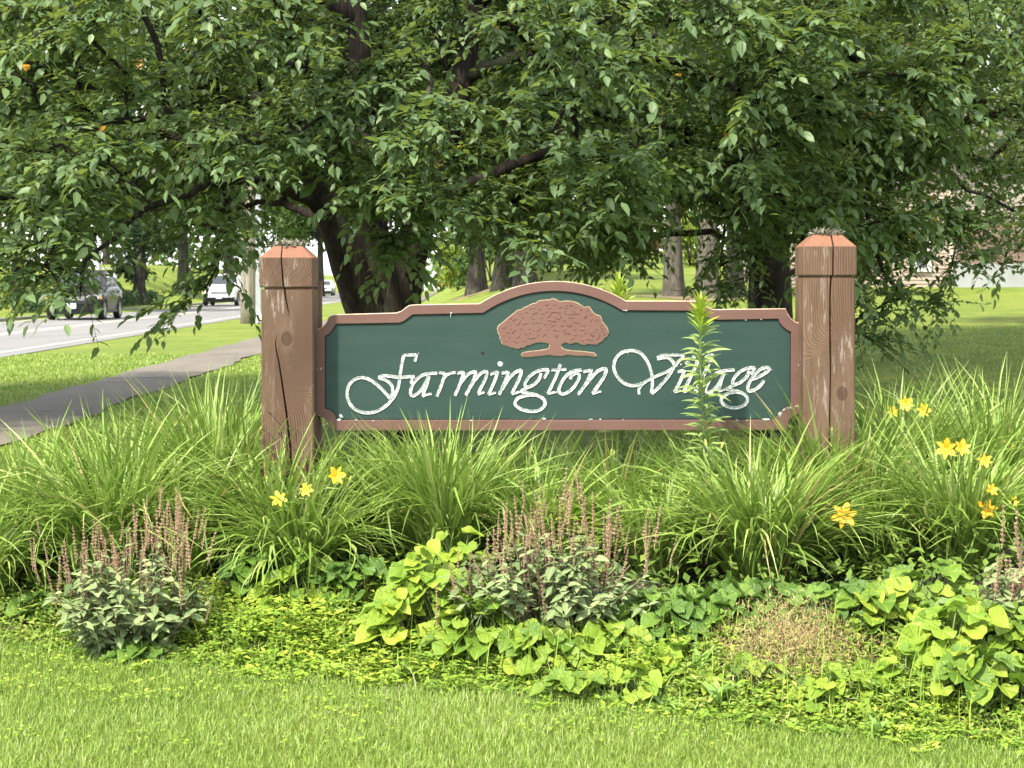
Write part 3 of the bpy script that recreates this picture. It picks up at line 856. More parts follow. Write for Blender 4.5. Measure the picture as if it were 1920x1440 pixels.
letter((za([(1785, 232), (1720, 236), (1660, 262), (1612, 308), (1590, 355), (1612, 376), (1660, 356), (1705, 312), (1722, 258)]), W), (za([(1782, 234), (1768, 268), (1745, 304)]), W * .9), (za([(1625, 372), (1585, 392), (1565, 412), (1610, 424), (1680, 440), (1738, 470), (1754, 515), (1715, 560), (1640, 574), (1560, 556), (1510, 515), (1528, 470), (1590, 446), (1680, 438)]), W))
letter((za([(1880, 186), (1855, 262), (1818, 345), (1776, 428)]), W), (za([(1776, 428), (1852, 414)]), W * .7), (za([(1806, 236), (1930, 230)]), W * .85))
letter((zb([(222, 234), (150, 246), (90, 290), (48, 355), (36, 410), (72, 432), (130, 402), (182, 340), (202, 285), (182, 258), (140, 282), (128, 310)]), W))
letter((zb([(232, 250), (300, 236)]), W * .9), (zb([(302, 232), (275, 310), (235, 380), (190, 438)]), W), (zb([(238, 378), (300, 298), (360, 240), (420, 228), (405, 290), (355, 365), (310, 428)]), W * 1.05), (zb([(310, 432), (380, 406)]), W * .7))
letter((zb([(692, 434), (690, 392), (722, 348), (785, 308), (865, 272), (935, 240), (980, 205), (1020, 160), (1058, 116)]), W * .9), (zb([(720, 342), (660, 362), (590, 354), (525, 305), (486, 230), (496, 150), (548, 94), (630, 76), (705, 100), (757, 165), (788, 245), (800, 330), (792, 430)]), W), (zb([(794, 432), (860, 370), (925, 295), (975, 215)]), W), (zb([(984, 202), (962, 162), (915, 132), (838, 144)]), W * 1.05), (zb([(836, 136), (880, 114), (960, 114), (1062, 112)]), W * .8))
letter((zb([(1006, 250), (1060, 238)]), W * .9), (zb([(1062, 234), (1035, 310), (1004, 370), (978, 416)]), W), (zb([(978, 418), (1032, 402)]), W * .7), ('dot', 1040 + 0, 0, 0))
letter((zb([(1128, 134), (1186, 112)]), W * .9), (zb([(1188, 110), (1150, 215), (1100, 320), (1056, 414)]), W * 1.1), (zb([(1056, 416), (1114, 400)]), W * .7))
letter((zb([(1232, 132), (1292, 104)]), W * .9), (zb([(1294, 102), (1250, 215), (1195, 325), (1148, 414)]), W * 1.1), (zb([(1148, 416), (1206, 400)]), W * .7))
letter((zb([(1472, 232), (1410, 240), (1345, 252), (1290, 290), (1250, 350), (1236, 402), (1262, 420), (1312, 388), (1356, 325), (1386, 262)]), W), (zb([(1386, 262), (1360, 330), (1340, 408)]), W * 1.1), (zb([(1338, 412), (1392, 392)]), W * .7))
letter((zb([(1640, 216), (1575, 222), (1515, 252), (1470, 300), (1456, 340), (1482, 352), (1530, 330), (1575, 285), (1590, 240)]), W), (zb([(1640, 216), (1625, 240), (1606, 272)]), W * .8), (zb([(1486, 352), (1430, 378), (1408, 392), (1460, 402), (1530, 422), (1576, 462), (1562, 512), (1500, 542), (1430, 540), (1372, 508), (1366, 466), (1412, 432), (1480, 416), (1535, 424)]), W))
letter((zb([(1592, 318), (1650, 300), (1715, 266), (1756, 228), (1726, 214), (1668, 242), (1612, 305), (1580, 372), (1590, 408), (1640, 396), (1688, 358), (1714, 320)]), W))
for strokes in LET:
    mb = MB()
    for s_ in strokes:
        if isinstance(s_[0], str):
            if s_[3] > 0: blob(mb, 620 + s_[1] / 4.3636, 640 + s_[2] / 4.3636, s_[3])
            else: blob(mb, 1040 + 1085 / 4.3636, 640 + 178 / 4.3636, 4.6); blob(mb, 1040 + 1033 / 4.3636, 640 + 190 / 4.3636, 1.8)
        else:
            stroke(mb, s_[0], s_[1], s_[2] if len(s_) > 2 else None)
    # crumbs of torn paint beside the strokes
    for s_ in strokes:
        if isinstance(s_[0], str): continue
        Pq = catmull(s_[0], 4)
        for p in Pq[::2]:
            if rng.random() < .12:
                q = p + rng.normal(size=2) * 3.4
                blob(mb, q[0], q[1], .5 + .7 * rng.random())
    mb.build('letter', M['letter'], panel)

# emblem: spreading tree carved in brown
ze = lambda L: [(900 + x / 6.857, 530 + y / 6.857) for x, y in L]
em = ze([(225, 590), (240, 555), (300, 510), (345, 470), (380, 440), (440, 395), (480, 360), (545, 345), (560, 325), (600, 312), (640, 290), (690, 268), (720, 268), (745, 240), (790, 230), (830, 226), (900, 224), (928, 205), (975, 220), (1025, 250), (1090, 238), (1160, 240), (1210, 250), (1250, 265), (1310, 300), (1335, 322), (1370, 314), (1400, 310), (1420, 340), (1450, 385), (1490, 412), (1545, 432), (1558, 465), (1560, 490), (1600, 540), (1635, 590), (1648, 640), (1630, 690), (1590, 715), (1570, 748), (1530, 765), (1500, 790), (1440, 785), (1390, 778), (1340, 797), (1290, 782), (1250, 762), (1200, 770), (1160, 782), (1125, 768), (1090, 763), (1050, 783), (1035, 810), (1060, 850), (1110, 868), (1200, 880), (1300, 885), (1380, 895), (1460, 905), (1498, 940), (1470, 948), (1380, 932), (1250, 932), (1120, 920), (1040, 938), (950, 932), (890, 920), (780, 934), (700, 942), (600, 950), (550, 945), (533, 922), (560, 900), (650, 885), (760, 875), (850, 860), (890, 845), (900, 800), (880, 775), (800, 760), (720, 765), (680, 778), (640, 797), (600, 800), (560, 830), (525, 828), (490, 848), (440, 832), (400, 828), (370, 815), (340, 808), (305, 795), (280, 770), (275, 740), (255, 720), (262, 690), (240, 650)])
# emblem front is filled by triangles, with real thickness
bmx = bmesh.new()
def slab(pts, yf, yb):
    A = [bmx.verts.new(Vector(S(x, z, yf) - sign_loc)) for x, z in pts]
    e = [bmx.edges.new((A[i], A[(i + 1) % len(A)])) for i in range(len(A))]
    bmesh.ops.triangle_fill(bmx, edges=e, use_beauty=True)
    B = [bmx.verts.new(Vector(S(x, z, yb) - sign_loc)) for x, z in pts]
    for i in range(len(A)):
        bmx.faces.new((A[i], A[(i + 1) % len(A)], B[(i + 1) % len(A)], B[i]))
slab(em, SY - 0.0045, SY + 0.001)
bmesh.ops.recalc_face_normals(bmx, faces=bmx.faces)
me = bpy.data.meshes.new('emblem'); bmx.to_mesh(me); bmx.free(); me.materials.append(M['emblem'])
emblem = new_obj('tree_emblem', me, panel)
mb = MB()
q = resample(em, 500); t_ = np.roll(q, -1, 0) - np.roll(q, 1, 0); t_ /= np.linalg.norm(t_, axis=1)[:, None] + 1e-9; nn = np.stack([-t_[:, 1], t_[:, 0]], 1)
k = np.arange(500)
for o0, o1, mat_ in ((-1.2, 0.3, 0), ):
    A = np.array([S(x, y, SY - 0.0012) for x, y in q + nn * o0]); B = np.array([S(x, y, SY - 0.0012) for x, y in q + nn * o1])
    mb.add(np.concatenate([A, B]), [np.stack([k, (k + 1) % 500, 500 + (k + 1) % 500, 500 + k], 1)])
mb.build('emblem_rim', M['emblem_rim'], panel)
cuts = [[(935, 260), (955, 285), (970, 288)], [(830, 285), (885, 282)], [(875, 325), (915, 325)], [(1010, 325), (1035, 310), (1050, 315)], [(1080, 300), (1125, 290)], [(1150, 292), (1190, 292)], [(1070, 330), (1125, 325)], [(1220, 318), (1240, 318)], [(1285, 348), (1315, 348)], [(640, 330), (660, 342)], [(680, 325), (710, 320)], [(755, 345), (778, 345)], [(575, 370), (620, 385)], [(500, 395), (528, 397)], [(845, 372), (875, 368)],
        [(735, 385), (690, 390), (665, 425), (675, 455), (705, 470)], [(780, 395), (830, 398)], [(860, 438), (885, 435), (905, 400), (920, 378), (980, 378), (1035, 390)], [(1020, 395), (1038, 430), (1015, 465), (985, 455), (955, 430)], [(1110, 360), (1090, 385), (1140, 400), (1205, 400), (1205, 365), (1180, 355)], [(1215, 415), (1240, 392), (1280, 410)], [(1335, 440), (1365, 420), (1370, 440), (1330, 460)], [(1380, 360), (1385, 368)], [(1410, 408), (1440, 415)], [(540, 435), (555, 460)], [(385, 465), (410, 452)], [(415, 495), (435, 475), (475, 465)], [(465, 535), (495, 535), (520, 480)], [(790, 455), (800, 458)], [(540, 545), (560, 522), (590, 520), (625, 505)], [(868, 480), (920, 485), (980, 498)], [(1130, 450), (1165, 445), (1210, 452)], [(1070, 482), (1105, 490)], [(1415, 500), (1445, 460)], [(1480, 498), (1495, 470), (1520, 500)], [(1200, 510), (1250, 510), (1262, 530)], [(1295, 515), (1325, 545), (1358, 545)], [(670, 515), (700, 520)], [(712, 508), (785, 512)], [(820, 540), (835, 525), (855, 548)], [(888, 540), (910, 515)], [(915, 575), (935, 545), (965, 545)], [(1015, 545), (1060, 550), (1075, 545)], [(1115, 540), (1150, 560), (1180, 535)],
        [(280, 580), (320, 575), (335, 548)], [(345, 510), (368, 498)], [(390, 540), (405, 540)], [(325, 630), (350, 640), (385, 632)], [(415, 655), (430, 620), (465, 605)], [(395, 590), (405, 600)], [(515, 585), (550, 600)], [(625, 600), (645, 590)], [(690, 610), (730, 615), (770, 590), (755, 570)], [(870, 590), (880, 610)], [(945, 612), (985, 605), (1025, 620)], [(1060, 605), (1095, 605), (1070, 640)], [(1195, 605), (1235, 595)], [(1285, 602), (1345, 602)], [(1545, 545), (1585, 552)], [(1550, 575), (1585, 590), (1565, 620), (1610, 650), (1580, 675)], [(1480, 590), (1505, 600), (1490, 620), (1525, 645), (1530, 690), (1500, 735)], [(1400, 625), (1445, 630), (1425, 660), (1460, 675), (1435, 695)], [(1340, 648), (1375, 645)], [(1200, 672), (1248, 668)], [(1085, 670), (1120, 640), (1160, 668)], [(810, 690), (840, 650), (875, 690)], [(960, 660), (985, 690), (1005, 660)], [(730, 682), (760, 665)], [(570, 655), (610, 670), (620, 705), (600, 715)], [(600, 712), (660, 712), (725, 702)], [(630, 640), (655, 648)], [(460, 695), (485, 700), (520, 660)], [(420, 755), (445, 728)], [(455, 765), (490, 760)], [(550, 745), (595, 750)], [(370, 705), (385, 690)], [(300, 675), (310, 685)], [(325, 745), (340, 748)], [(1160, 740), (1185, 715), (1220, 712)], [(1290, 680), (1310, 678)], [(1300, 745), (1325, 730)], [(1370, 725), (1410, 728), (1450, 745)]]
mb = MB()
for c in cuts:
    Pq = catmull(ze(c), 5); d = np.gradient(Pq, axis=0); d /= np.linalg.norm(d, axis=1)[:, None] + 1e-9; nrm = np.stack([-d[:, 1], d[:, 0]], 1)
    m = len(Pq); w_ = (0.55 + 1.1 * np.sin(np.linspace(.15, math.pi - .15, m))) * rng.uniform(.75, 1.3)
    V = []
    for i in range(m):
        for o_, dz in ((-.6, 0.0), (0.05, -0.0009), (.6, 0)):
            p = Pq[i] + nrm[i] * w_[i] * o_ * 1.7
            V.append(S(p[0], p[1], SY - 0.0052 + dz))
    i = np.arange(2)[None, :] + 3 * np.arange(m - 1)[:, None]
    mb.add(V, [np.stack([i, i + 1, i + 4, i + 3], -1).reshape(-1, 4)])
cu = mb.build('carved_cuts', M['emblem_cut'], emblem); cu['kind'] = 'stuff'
# small dark knot with a pale scratch
mb = MB(); n = 9
mb.add([S(905 + 4.2 * math.cos(a) * (.7 + .5 * rng.random()), 662 + 3.2 * math.sin(a), SY - 0.0008) for a in np.arange(n) / n * 6.283] + [S(905, 662, SY - .001)], [[n, i, (i + 1) % n] for i in range(n)])
mb.build('knot_hole', M['black_line'], panel)

# ------------------------------------------------------------------ posts
def post(name_label, cx, hw, ptop, pcham, pgroove, crack, dep, mat, loc_y, tilt, cap_off):
    """lofted square timber with a real split running down its front face"""
    kx = loc_y / FPX
    X = (cx - 960) * kx
    zof = lambda py: EYE - (py - HOR) * kx
    zb_ = T(X, loc_y) - 0.25
    px_h = hw
    p = new_obj('post', None, sign)
    V0 = np.array([X, loc_y + hw, zb_])
    def ring(z, h, dx=0.0, yin=0.0):
        py = HOR + (EYE - z) / kx
        pts = crack
        c = np.interp(py, [q[0] for q in pts], [q[1] for q in pts]); wc = np.interp(py, [q[0] for q in pts], [q[2] for q in pts])
        cxm = (c - cx) * kx; wcm = max(wc * kx, 0.0004) / 2
        cxm = max(-h * .8, min(h * .8, cxm))
        b = 0.006
        dcut = min(dep, max(0.0, wcm * 11 - .006))
        Y0 = loc_y + yin
        R = [(-h, Y0 + 2 * hw - 2 * yin), (-h, Y0 + b), (-h + b, Y0), (cxm - wcm - .001, Y0), (cxm, Y0 + dcut), (cxm + wcm + .001, Y0), (h - b, Y0), (h, Y0 + b), (h, Y0 + 2 * hw - 2 * yin)]
        lean = tilt * (z - zb_)
        return [(X + x + dx + lean, y, z) for x, y in R]
    zg, zc, zt = zof(pgroove), zof(pcham), zof(ptop)
    mb = MB()
    mb.loft([ring(z, hw) for z in np.linspace(zb_, zg - .006, 46)] + [ring(zg - .005, hw - .012, 0, .012), ring(zg + .006, hw - .012, 0, .012)], cap=True)
    root = sign
    sh = mb.build('post', mat, sign)
    bpy.data.objects.remove(p)
    mb = MB()
    mb.loft([ring(zg + .004, hw + .001, cap_off, -.001)] + [ring(z, hw + .003, cap_off, -.003) for z in np.linspace(zg + .008, zc, 8)] + [ring(z, hw + .003 - (z - zc) / (zt - zc) * hw * .47, cap_off, -.003 + (z - zc) / (zt - zc) * hw * .47) for z in np.linspace(zc + .002, zt, 6)])
    cap = mb.build('cap', mat, sh)
    # lichen tuft on the top
    mb = MB()
    hh = hw * .56
    for _ in range(420):
        a = rng.random() * 6.283; r = hh * math.sqrt(rng.random()) * 1.08
        px_, py_ = X + cap_off + tilt * (zt - zb_) + r * math.cos(a) * 1.05, loc_y + hw + r * math.sin(a)
        l = rng.uniform(.012, .032); az = rng.random() * 6.283; el = rng.uniform(-.3, 1.1)
        dv = np.array([math.cos(az) * math.cos(el), math.sin(az) * math.cos(el), math.sin(el)]); sd = np.cross(dv, [.3, .2, .9]); sd /= np.linalg.norm(sd)
        p0 = np.array([px_, py_, zt + rng.uniform(-.002, .012)])
        mb.add([p0 - sd * .0025, p0 + sd * .0025, p0 + dv * l * .6 + sd * .003 + rng.normal(size=3) * .004, p0 + dv * l], [[0, 1, 2], [0, 2, 3]], rng.random())
    ms = mb.build('moss', M['moss'], cap); ms['kind'] = 'stuff'
    return sh
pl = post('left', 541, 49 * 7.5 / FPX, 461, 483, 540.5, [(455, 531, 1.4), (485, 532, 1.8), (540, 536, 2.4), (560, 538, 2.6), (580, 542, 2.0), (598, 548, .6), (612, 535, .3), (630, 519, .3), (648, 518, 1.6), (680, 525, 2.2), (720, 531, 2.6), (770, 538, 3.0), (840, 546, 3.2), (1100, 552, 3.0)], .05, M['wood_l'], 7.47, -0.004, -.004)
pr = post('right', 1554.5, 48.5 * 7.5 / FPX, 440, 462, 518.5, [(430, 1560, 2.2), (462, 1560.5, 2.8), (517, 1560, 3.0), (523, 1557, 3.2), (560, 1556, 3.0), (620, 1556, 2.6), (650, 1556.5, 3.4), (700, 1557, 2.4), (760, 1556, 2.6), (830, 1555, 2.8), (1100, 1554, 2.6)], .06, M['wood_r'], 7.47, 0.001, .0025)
# knots are placed in each post's own object space: mesh origin is the sign's base, so shift the material there
# battens that carry the panel on the posts
for xa, xb, pt, in ((587.5, 600, 527), (1499, 1506, 533)):
    mb = MB(); a = S(xa, pt); b = S(xb, 1000)
    mb.box(a[0], b[0], SY + 0.042, SY + 0.095, T(a[0], SY) - .1, a[2]); mb.build('batten', M['border'], sign)
mb = MB()
for px, py in ((592.5, 536), (592, 850)):
    c = S(px, py); mb.box(c[0] - .003, c[0] + .003, SY + .036, SY + .043, c[2] - .003, c[2] + .003)
mb.build('screw', M['metal'], sign)
# ------------------------------------------------------------------ plant materials
M['daylily'] = leaf_mat('daylily_blade', [(0.0, (0.095, 0.165, 0.026)), (0.4, (0.170, 0.275, 0.044)), (0.75, (0.26, 0.372, 0.080)), (0.97, (0.35, 0.41, 0.14)), (1.0, (0.38, 0.30, 0.12))], 0.30, 0.42, 0.35)
M['grass'] = leaf_mat('grass_blade', [(0.0, (0.125, 0.215, 0.03)), (0.5, (0.215, 0.325, 0.052)), (0.85, (0.32, 0.42, 0.10)), (1.0, (0.40, 0.43, 0.22))], 0.3, 0.5, 0.3)
M['weed'] = leaf_mat('yellow_weed', [(0.0, (0.11, 0.21, 0.025)), (0.5, (0.21, 0.33, 0.036)), (1.0, (0.36, 0.44, 0.055))], 0.3, 0.5, 0.25)
M['weed_dark'] = leaf_mat('undergrowth', [(0.0, (0.06, 0.115, 0.018)), (0.6, (0.14, 0.225, 0.035)), (1.0, (0.26, 0.33, 0.06))], 0.25, 0.5, 0.3)
M['dry'] = leaf_mat('dry_weed', [(0.0, (0.22, 0.15, 0.08)), (0.6, (0.42, 0.31, 0.17)), (1.0, (0.42, 0.44, 0.16))], 0.2, 0.8, 0.1)
M['heart'] = leaf_mat('heart_leaf', [(0.0, (0.09, 0.18, 0.022)), (0.4, (0.15, 0.26, 0.028)), (0.75, (0.23, 0.34, 0.035)), (1.0, (0.32, 0.40, 0.045))], 0.28, 0.38, 0.4, 'obj', 'heart')
M['heart_dark'] = leaf_mat('heart_leaf_dark', [(0.0, (0.06, 0.13, 0.02)), (0.5, (0.10, 0.195, 0.028)), (1.0, (0.16, 0.27, 0.035))], 0.25, 0.38, 0.4, 'obj', 'heart')
M['heart_yellow'] = leaf_mat('heart_leaf_yellow', [(0.0, (0.15, 0.27, 0.028)), (0.5, (0.24, 0.36, 0.035)), (1.0, (0.33, 0.43, 0.045))], 0.3, 0.4, 0.35, 'obj', 'heart')
M['sage'] = leaf_mat('sage_leaf', [(0.0, (0.12, 0.175, 0.07)), (0.5, (0.18, 0.24, 0.10)), (1.0, (0.26, 0.32, 0.145))], 0.22, 0.8, 0.12, 'obj', 'mid')
M['sage_attr'] = leaf_mat('sage_leaf_mass', [(0.0, (0.09, 0.14, 0.055)), (1.0, (0.21, 0.27, 0.12))], 0.22, 0.8, 0.12)
M['stem'] = simple('green_stem', (0.12, 0.17, 0.06), 0.6)
M['stem_brown'] = simple('brown_stem', (0.14, 0.10, 0.06), 0.7)
M['spike'] = leaf_mat('seed_spike', [(0.0, (0.36, 0.21, 0.16)), (0.4, (0.50, 0.33, 0.24)), (0.8, (0.58, 0.45, 0.30)), (1.0, (0.44, 0.45, 0.24))], 0.2, 0.7, 0.2)
M['petal'] = leaf_mat('yellow_petal', [(0.0, (0.80, 0.60, 0.03)), (1.0, (0.86, 0.72, 0.10))], 0.3, 0.5, 0.3, 'obj')
M['petal_orange'] = leaf_mat('orange_petal', [(0.0, (0.80, 0.38, 0.02)), (1.0, (0.84, 0.52, 0.06))], 0.3, 0.5, 0.3, 'obj')
M['throat'] = simple('flower_throat', (0.70, 0.50, 0.03), 0.5)
M['bud'] = simple('flower_bud', (0.42, 0.42, 0.10), 0.5)
M['lily'] = leaf_mat('lily_leaf', [(0.0, (0.17, 0.26, 0.07)), (0.5, (0.23, 0.33, 0.10)), (1.0, (0.31, 0.41, 0.14))], 0.3, 0.35, 0.5, 'obj')
M['lily_tip'] = leaf_mat('lily_leaf_young', [(0.0, (0.22, 0.34, 0.03)), (1.0, (0.36, 0.44, 0.05))], 0.3, 0.4, 0.4, 'obj')

# ------------------------------------------------------------------ blades (daylily, grass)
def blades(base, az, L, th0, th1, w, K=6, pw=1.3, fold=0.0, kink=None):
    """arched ribbons; base (N,3), angles from vertical at foot and tip; returns V, quads, blade index"""
    N = len(base)
    t = np.linspace(0, 1, K + 1)
    th = th0[:, None] + (th1 - th0)[:, None] * t[None, :] ** pw
    if kink is not None:
        th = th + kink[:, None] * (t[None, :] > 0.66)
    ds = (L / K)[:, None]
    thm = 0.5 * (th[:, 1:] + th[:, :-1])
    r = np.concatenate([np.zeros((N, 1)), np.cumsum(np.sin(thm) * ds, 1)], 1)
    z = np.concatenate([np.zeros((N, 1)), np.cumsum(np.cos(thm) * ds, 1)], 1)
    curl = (rng.normal(size=N) * 0.25)[:, None] * t[None, :] ** 2
    ca, sa = np.cos(az[:, None] + curl), np.sin(az[:, None] + curl)
    C = np.stack([base[:, 0:1] + r * ca, base[:, 1:2] + r * sa, base[:, 2:3] + z], -1)
    side = np.stack([-np.sin(az[:, None] + curl), np.cos(az[:, None] + curl), np.zeros_like(r)], -1)
    tw = (rng.normal(size=N) * 0.5)[:, None] * t[None, :]
    nrm = np.stack([-np.cos(th) * ca, -np.cos(th) * sa, np.sin(th)], -1)
    side = side * np.cos(tw)[..., None] + nrm * np.sin(tw)[..., None]
    prof = np.clip(np.minimum(0.7 + t * 1.2, 1.0) * (1 - t ** 3), 0.04, 1)
    ww = w[:, None] * prof[None, :] * 0.5
    if fold:
        A = C - side * ww[..., None] + nrm * (ww * fold)[..., None]
        B = C + side * ww[..., None] + nrm * (ww * fold)[..., None]
        V = np.stack([A, C, B], 2).reshape(-1, 3); c = 3
    else:
        V = np.stack([C - side * ww[..., None], C + side * ww[..., None]], 2).reshape(-1, 3); c = 2
    k = np.arange(K)[None, :] * c + (np.arange(N) * (K + 1) * c)[:, None]
    F = [np.stack([k + j, k + j + 1, k + j + 1 + c, k + j + c], -1).reshape(-1, 4) for j in range(c - 1)]
    return V, F, np.repeat(np.arange(N), (K + 1) * c)

# petal: curved spoon, 10 quads
def petal_mesh(name, mat, wide=0.33):
    t = np.linspace(0, 1, 6)
    V = []
    for u in t:
        w = wide * (math.sin(math.pi * min(1, (u * .88 + .10))) ** .8)
        zc = 0.55 * u - 0.62 * max(0, u - .45) ** 1.5
        for s in (-1, 0, 1):
            V.append((u * .95, s * w * .5, zc + (0.05 if s else 0.0) + .03 * math.sin(u * 17 + s)))
    V = np.array(V)
    i = np.arange(2)[None, :] + 3 * np.arange(5)[:, None]
    return mesh_np(name, V, [np.stack([i, i + 1, i + 4, i + 3], -1).reshape(-1, 4)], mat, True)
PETAL = {'y': (petal_mesh('petal', M['petal'], .56), petal_mesh('petal', M['petal'], .38)), 'o': (petal_mesh('petal', M['petal_orange'], .56), petal_mesh('petal', M['petal_orange'], .38))}
fm = MB(); fm.loft([[(r * math.cos(a), r * math.sin(a), z) for a in np.arange(6) / 6 * 6.283] for z, r in ((-.5, .03), (-.2, .05), (0.0, .13), (.08, .16))])
for a in np.arange(6) / 6 * 6.283:
    fm.tube([(0.03 * math.cos(a), .03 * math.sin(a), 0), (.10 * math.cos(a), .10 * math.sin(a), .3), (.2 * math.cos(a), .2 * math.sin(a), .52)], .012, 4)
FLOWER = fm.build('flower', M['throat'], link=False)
bmx = MB(); bmx.loft([[(r * math.cos(a), r * math.sin(a), z) for a in np.arange(6) / 6 * 6.283] for z, r in ((0, .05), (.2, .12), (.6, .15), (.9, .09), (1.0, .02))])
BUD = bmx.build('bud', M['bud'], link=False)

def flower(root, pos, face, size, kind):
    """pos/face in world; six petals"""
    x, y, z = frame(np.array([0.2, 0.3, 1.0]), np.array(face, float))
    z = np.array(face, float) / np.linalg.norm(face); x = np.cross([.3, .2, 1.0], z); x /= np.linalg.norm(x); y = np.cross(z, x)
    f = new_obj('flower', FLOWER, root)
    f.matrix_local = mat4(np.array(pos) - world_loc(root), x, y, z, size)
    f['label'] = 'orange open flower' if kind == 'o' else 'yellow open flower'
    sp = rng.uniform(0, 6.28); op = rng.uniform(-.25, .2)
    for k in range(6):
        p = new_obj('petal', PETAL[kind][k % 2], f)
        a = sp + k * math.pi / 3
        p.matrix_local = Matrix.Rotation(a, 4, 'Z') @ Matrix.Translation((.06, 0, .02)) @ Matrix.Rotation(op + rng.uniform(-.15, .15), 4, 'Y')

def daylily(loc, n, L, lean, label, flowers=(), buds=(), r0=0.09, up=0.0, group='daylily clumps in the bed', dark=0.0):
    loc = np.array(loc, float)
    t = thing('daylily', loc, label, 'daylily', group)
    n = int(n * 1.45)
    a = rng.random(n) * 2 * math.pi
    q = np.sqrt(rng.random(n))
    base = np.stack([loc[0] + r0 * q * np.cos(a), loc[1] + r0 * q * np.sin(a), np.zeros(n)], 1)
    base[:, 2] = terr(base[:, 0], base[:, 1]) - 0.01
    az = a + rng.normal(size=n) * 0.7
    LL = L * rng.uniform(.62, 1.12, n)
    th0 = np.clip(0.04 + 0.40 * q + rng.normal(size=n) * .10 - up, 0, .8)
    th1 = np.clip(th0 + lean * rng.uniform(.25, 1.15, n), 0.1, 2.6)
    w = rng.uniform(.0100, .0170, n)
    kink = np.where(rng.random(n) < .13, rng.uniform(.6, 1.5, n), 0.0)
    V, F, bi = blades(base, az, LL, th0, th1, w, 7, 1.35, 0.28, kink)
    tone = np.clip(rng.normal(.55 - dark, .24, n), 0, .96); tone[rng.random(n) < .022] = 1.0
    part_mesh('foliage', V, F, M['daylily'], t, True, {'tone': tone[bi]})['kind'] = 'stuff'
    stalks = MB()
    for px, py, kind, sz in flowers:
        pos = P(px, py, loc[1] - rng.uniform(.14, .34))
        b0 = loc + np.array([rng.uniform(-.04, .04), -.03, 0])
        face = np.array([rng.uniform(-.5, .5), -1.0, rng.uniform(.1, .7)]); face /= np.linalg.norm(face)
        foot = pos - face * sz * .45
        mid = (b0 + foot) / 2 + np.array([0, 0, .06])
        stalks.tube(catmull([b0, mid, foot], 6), .0032, 5)
        flower(t, pos, face, sz, kind)
    for px, py, sz in buds:
        pos = P(px, py, loc[1] - rng.uniform(.0, .15)); b0 = loc.copy()
        stalks.tube(catmull([b0, (b0 + pos) / 2 + np.array([0, 0, .05]), pos], 6), .003, 5)
        o = new_obj('bud', BUD, t)
        d = np.array([rng.uniform(-.4, .4), rng.uniform(-.4, .1), 1.0]); x, y, z = frame(np.array([1.0, 0, 0]), d)
        zz = d / np.linalg.norm(d); xx = np.cross([0, 1, 0], zz); xx /= np.linalg.norm(xx); yy = np.cross(zz, xx)
        o.matrix_local = mat4(pos - loc, xx, yy, zz, sz)
    if stalks.n: stalks.build('stalk', M['stem'], t, True)
    return t

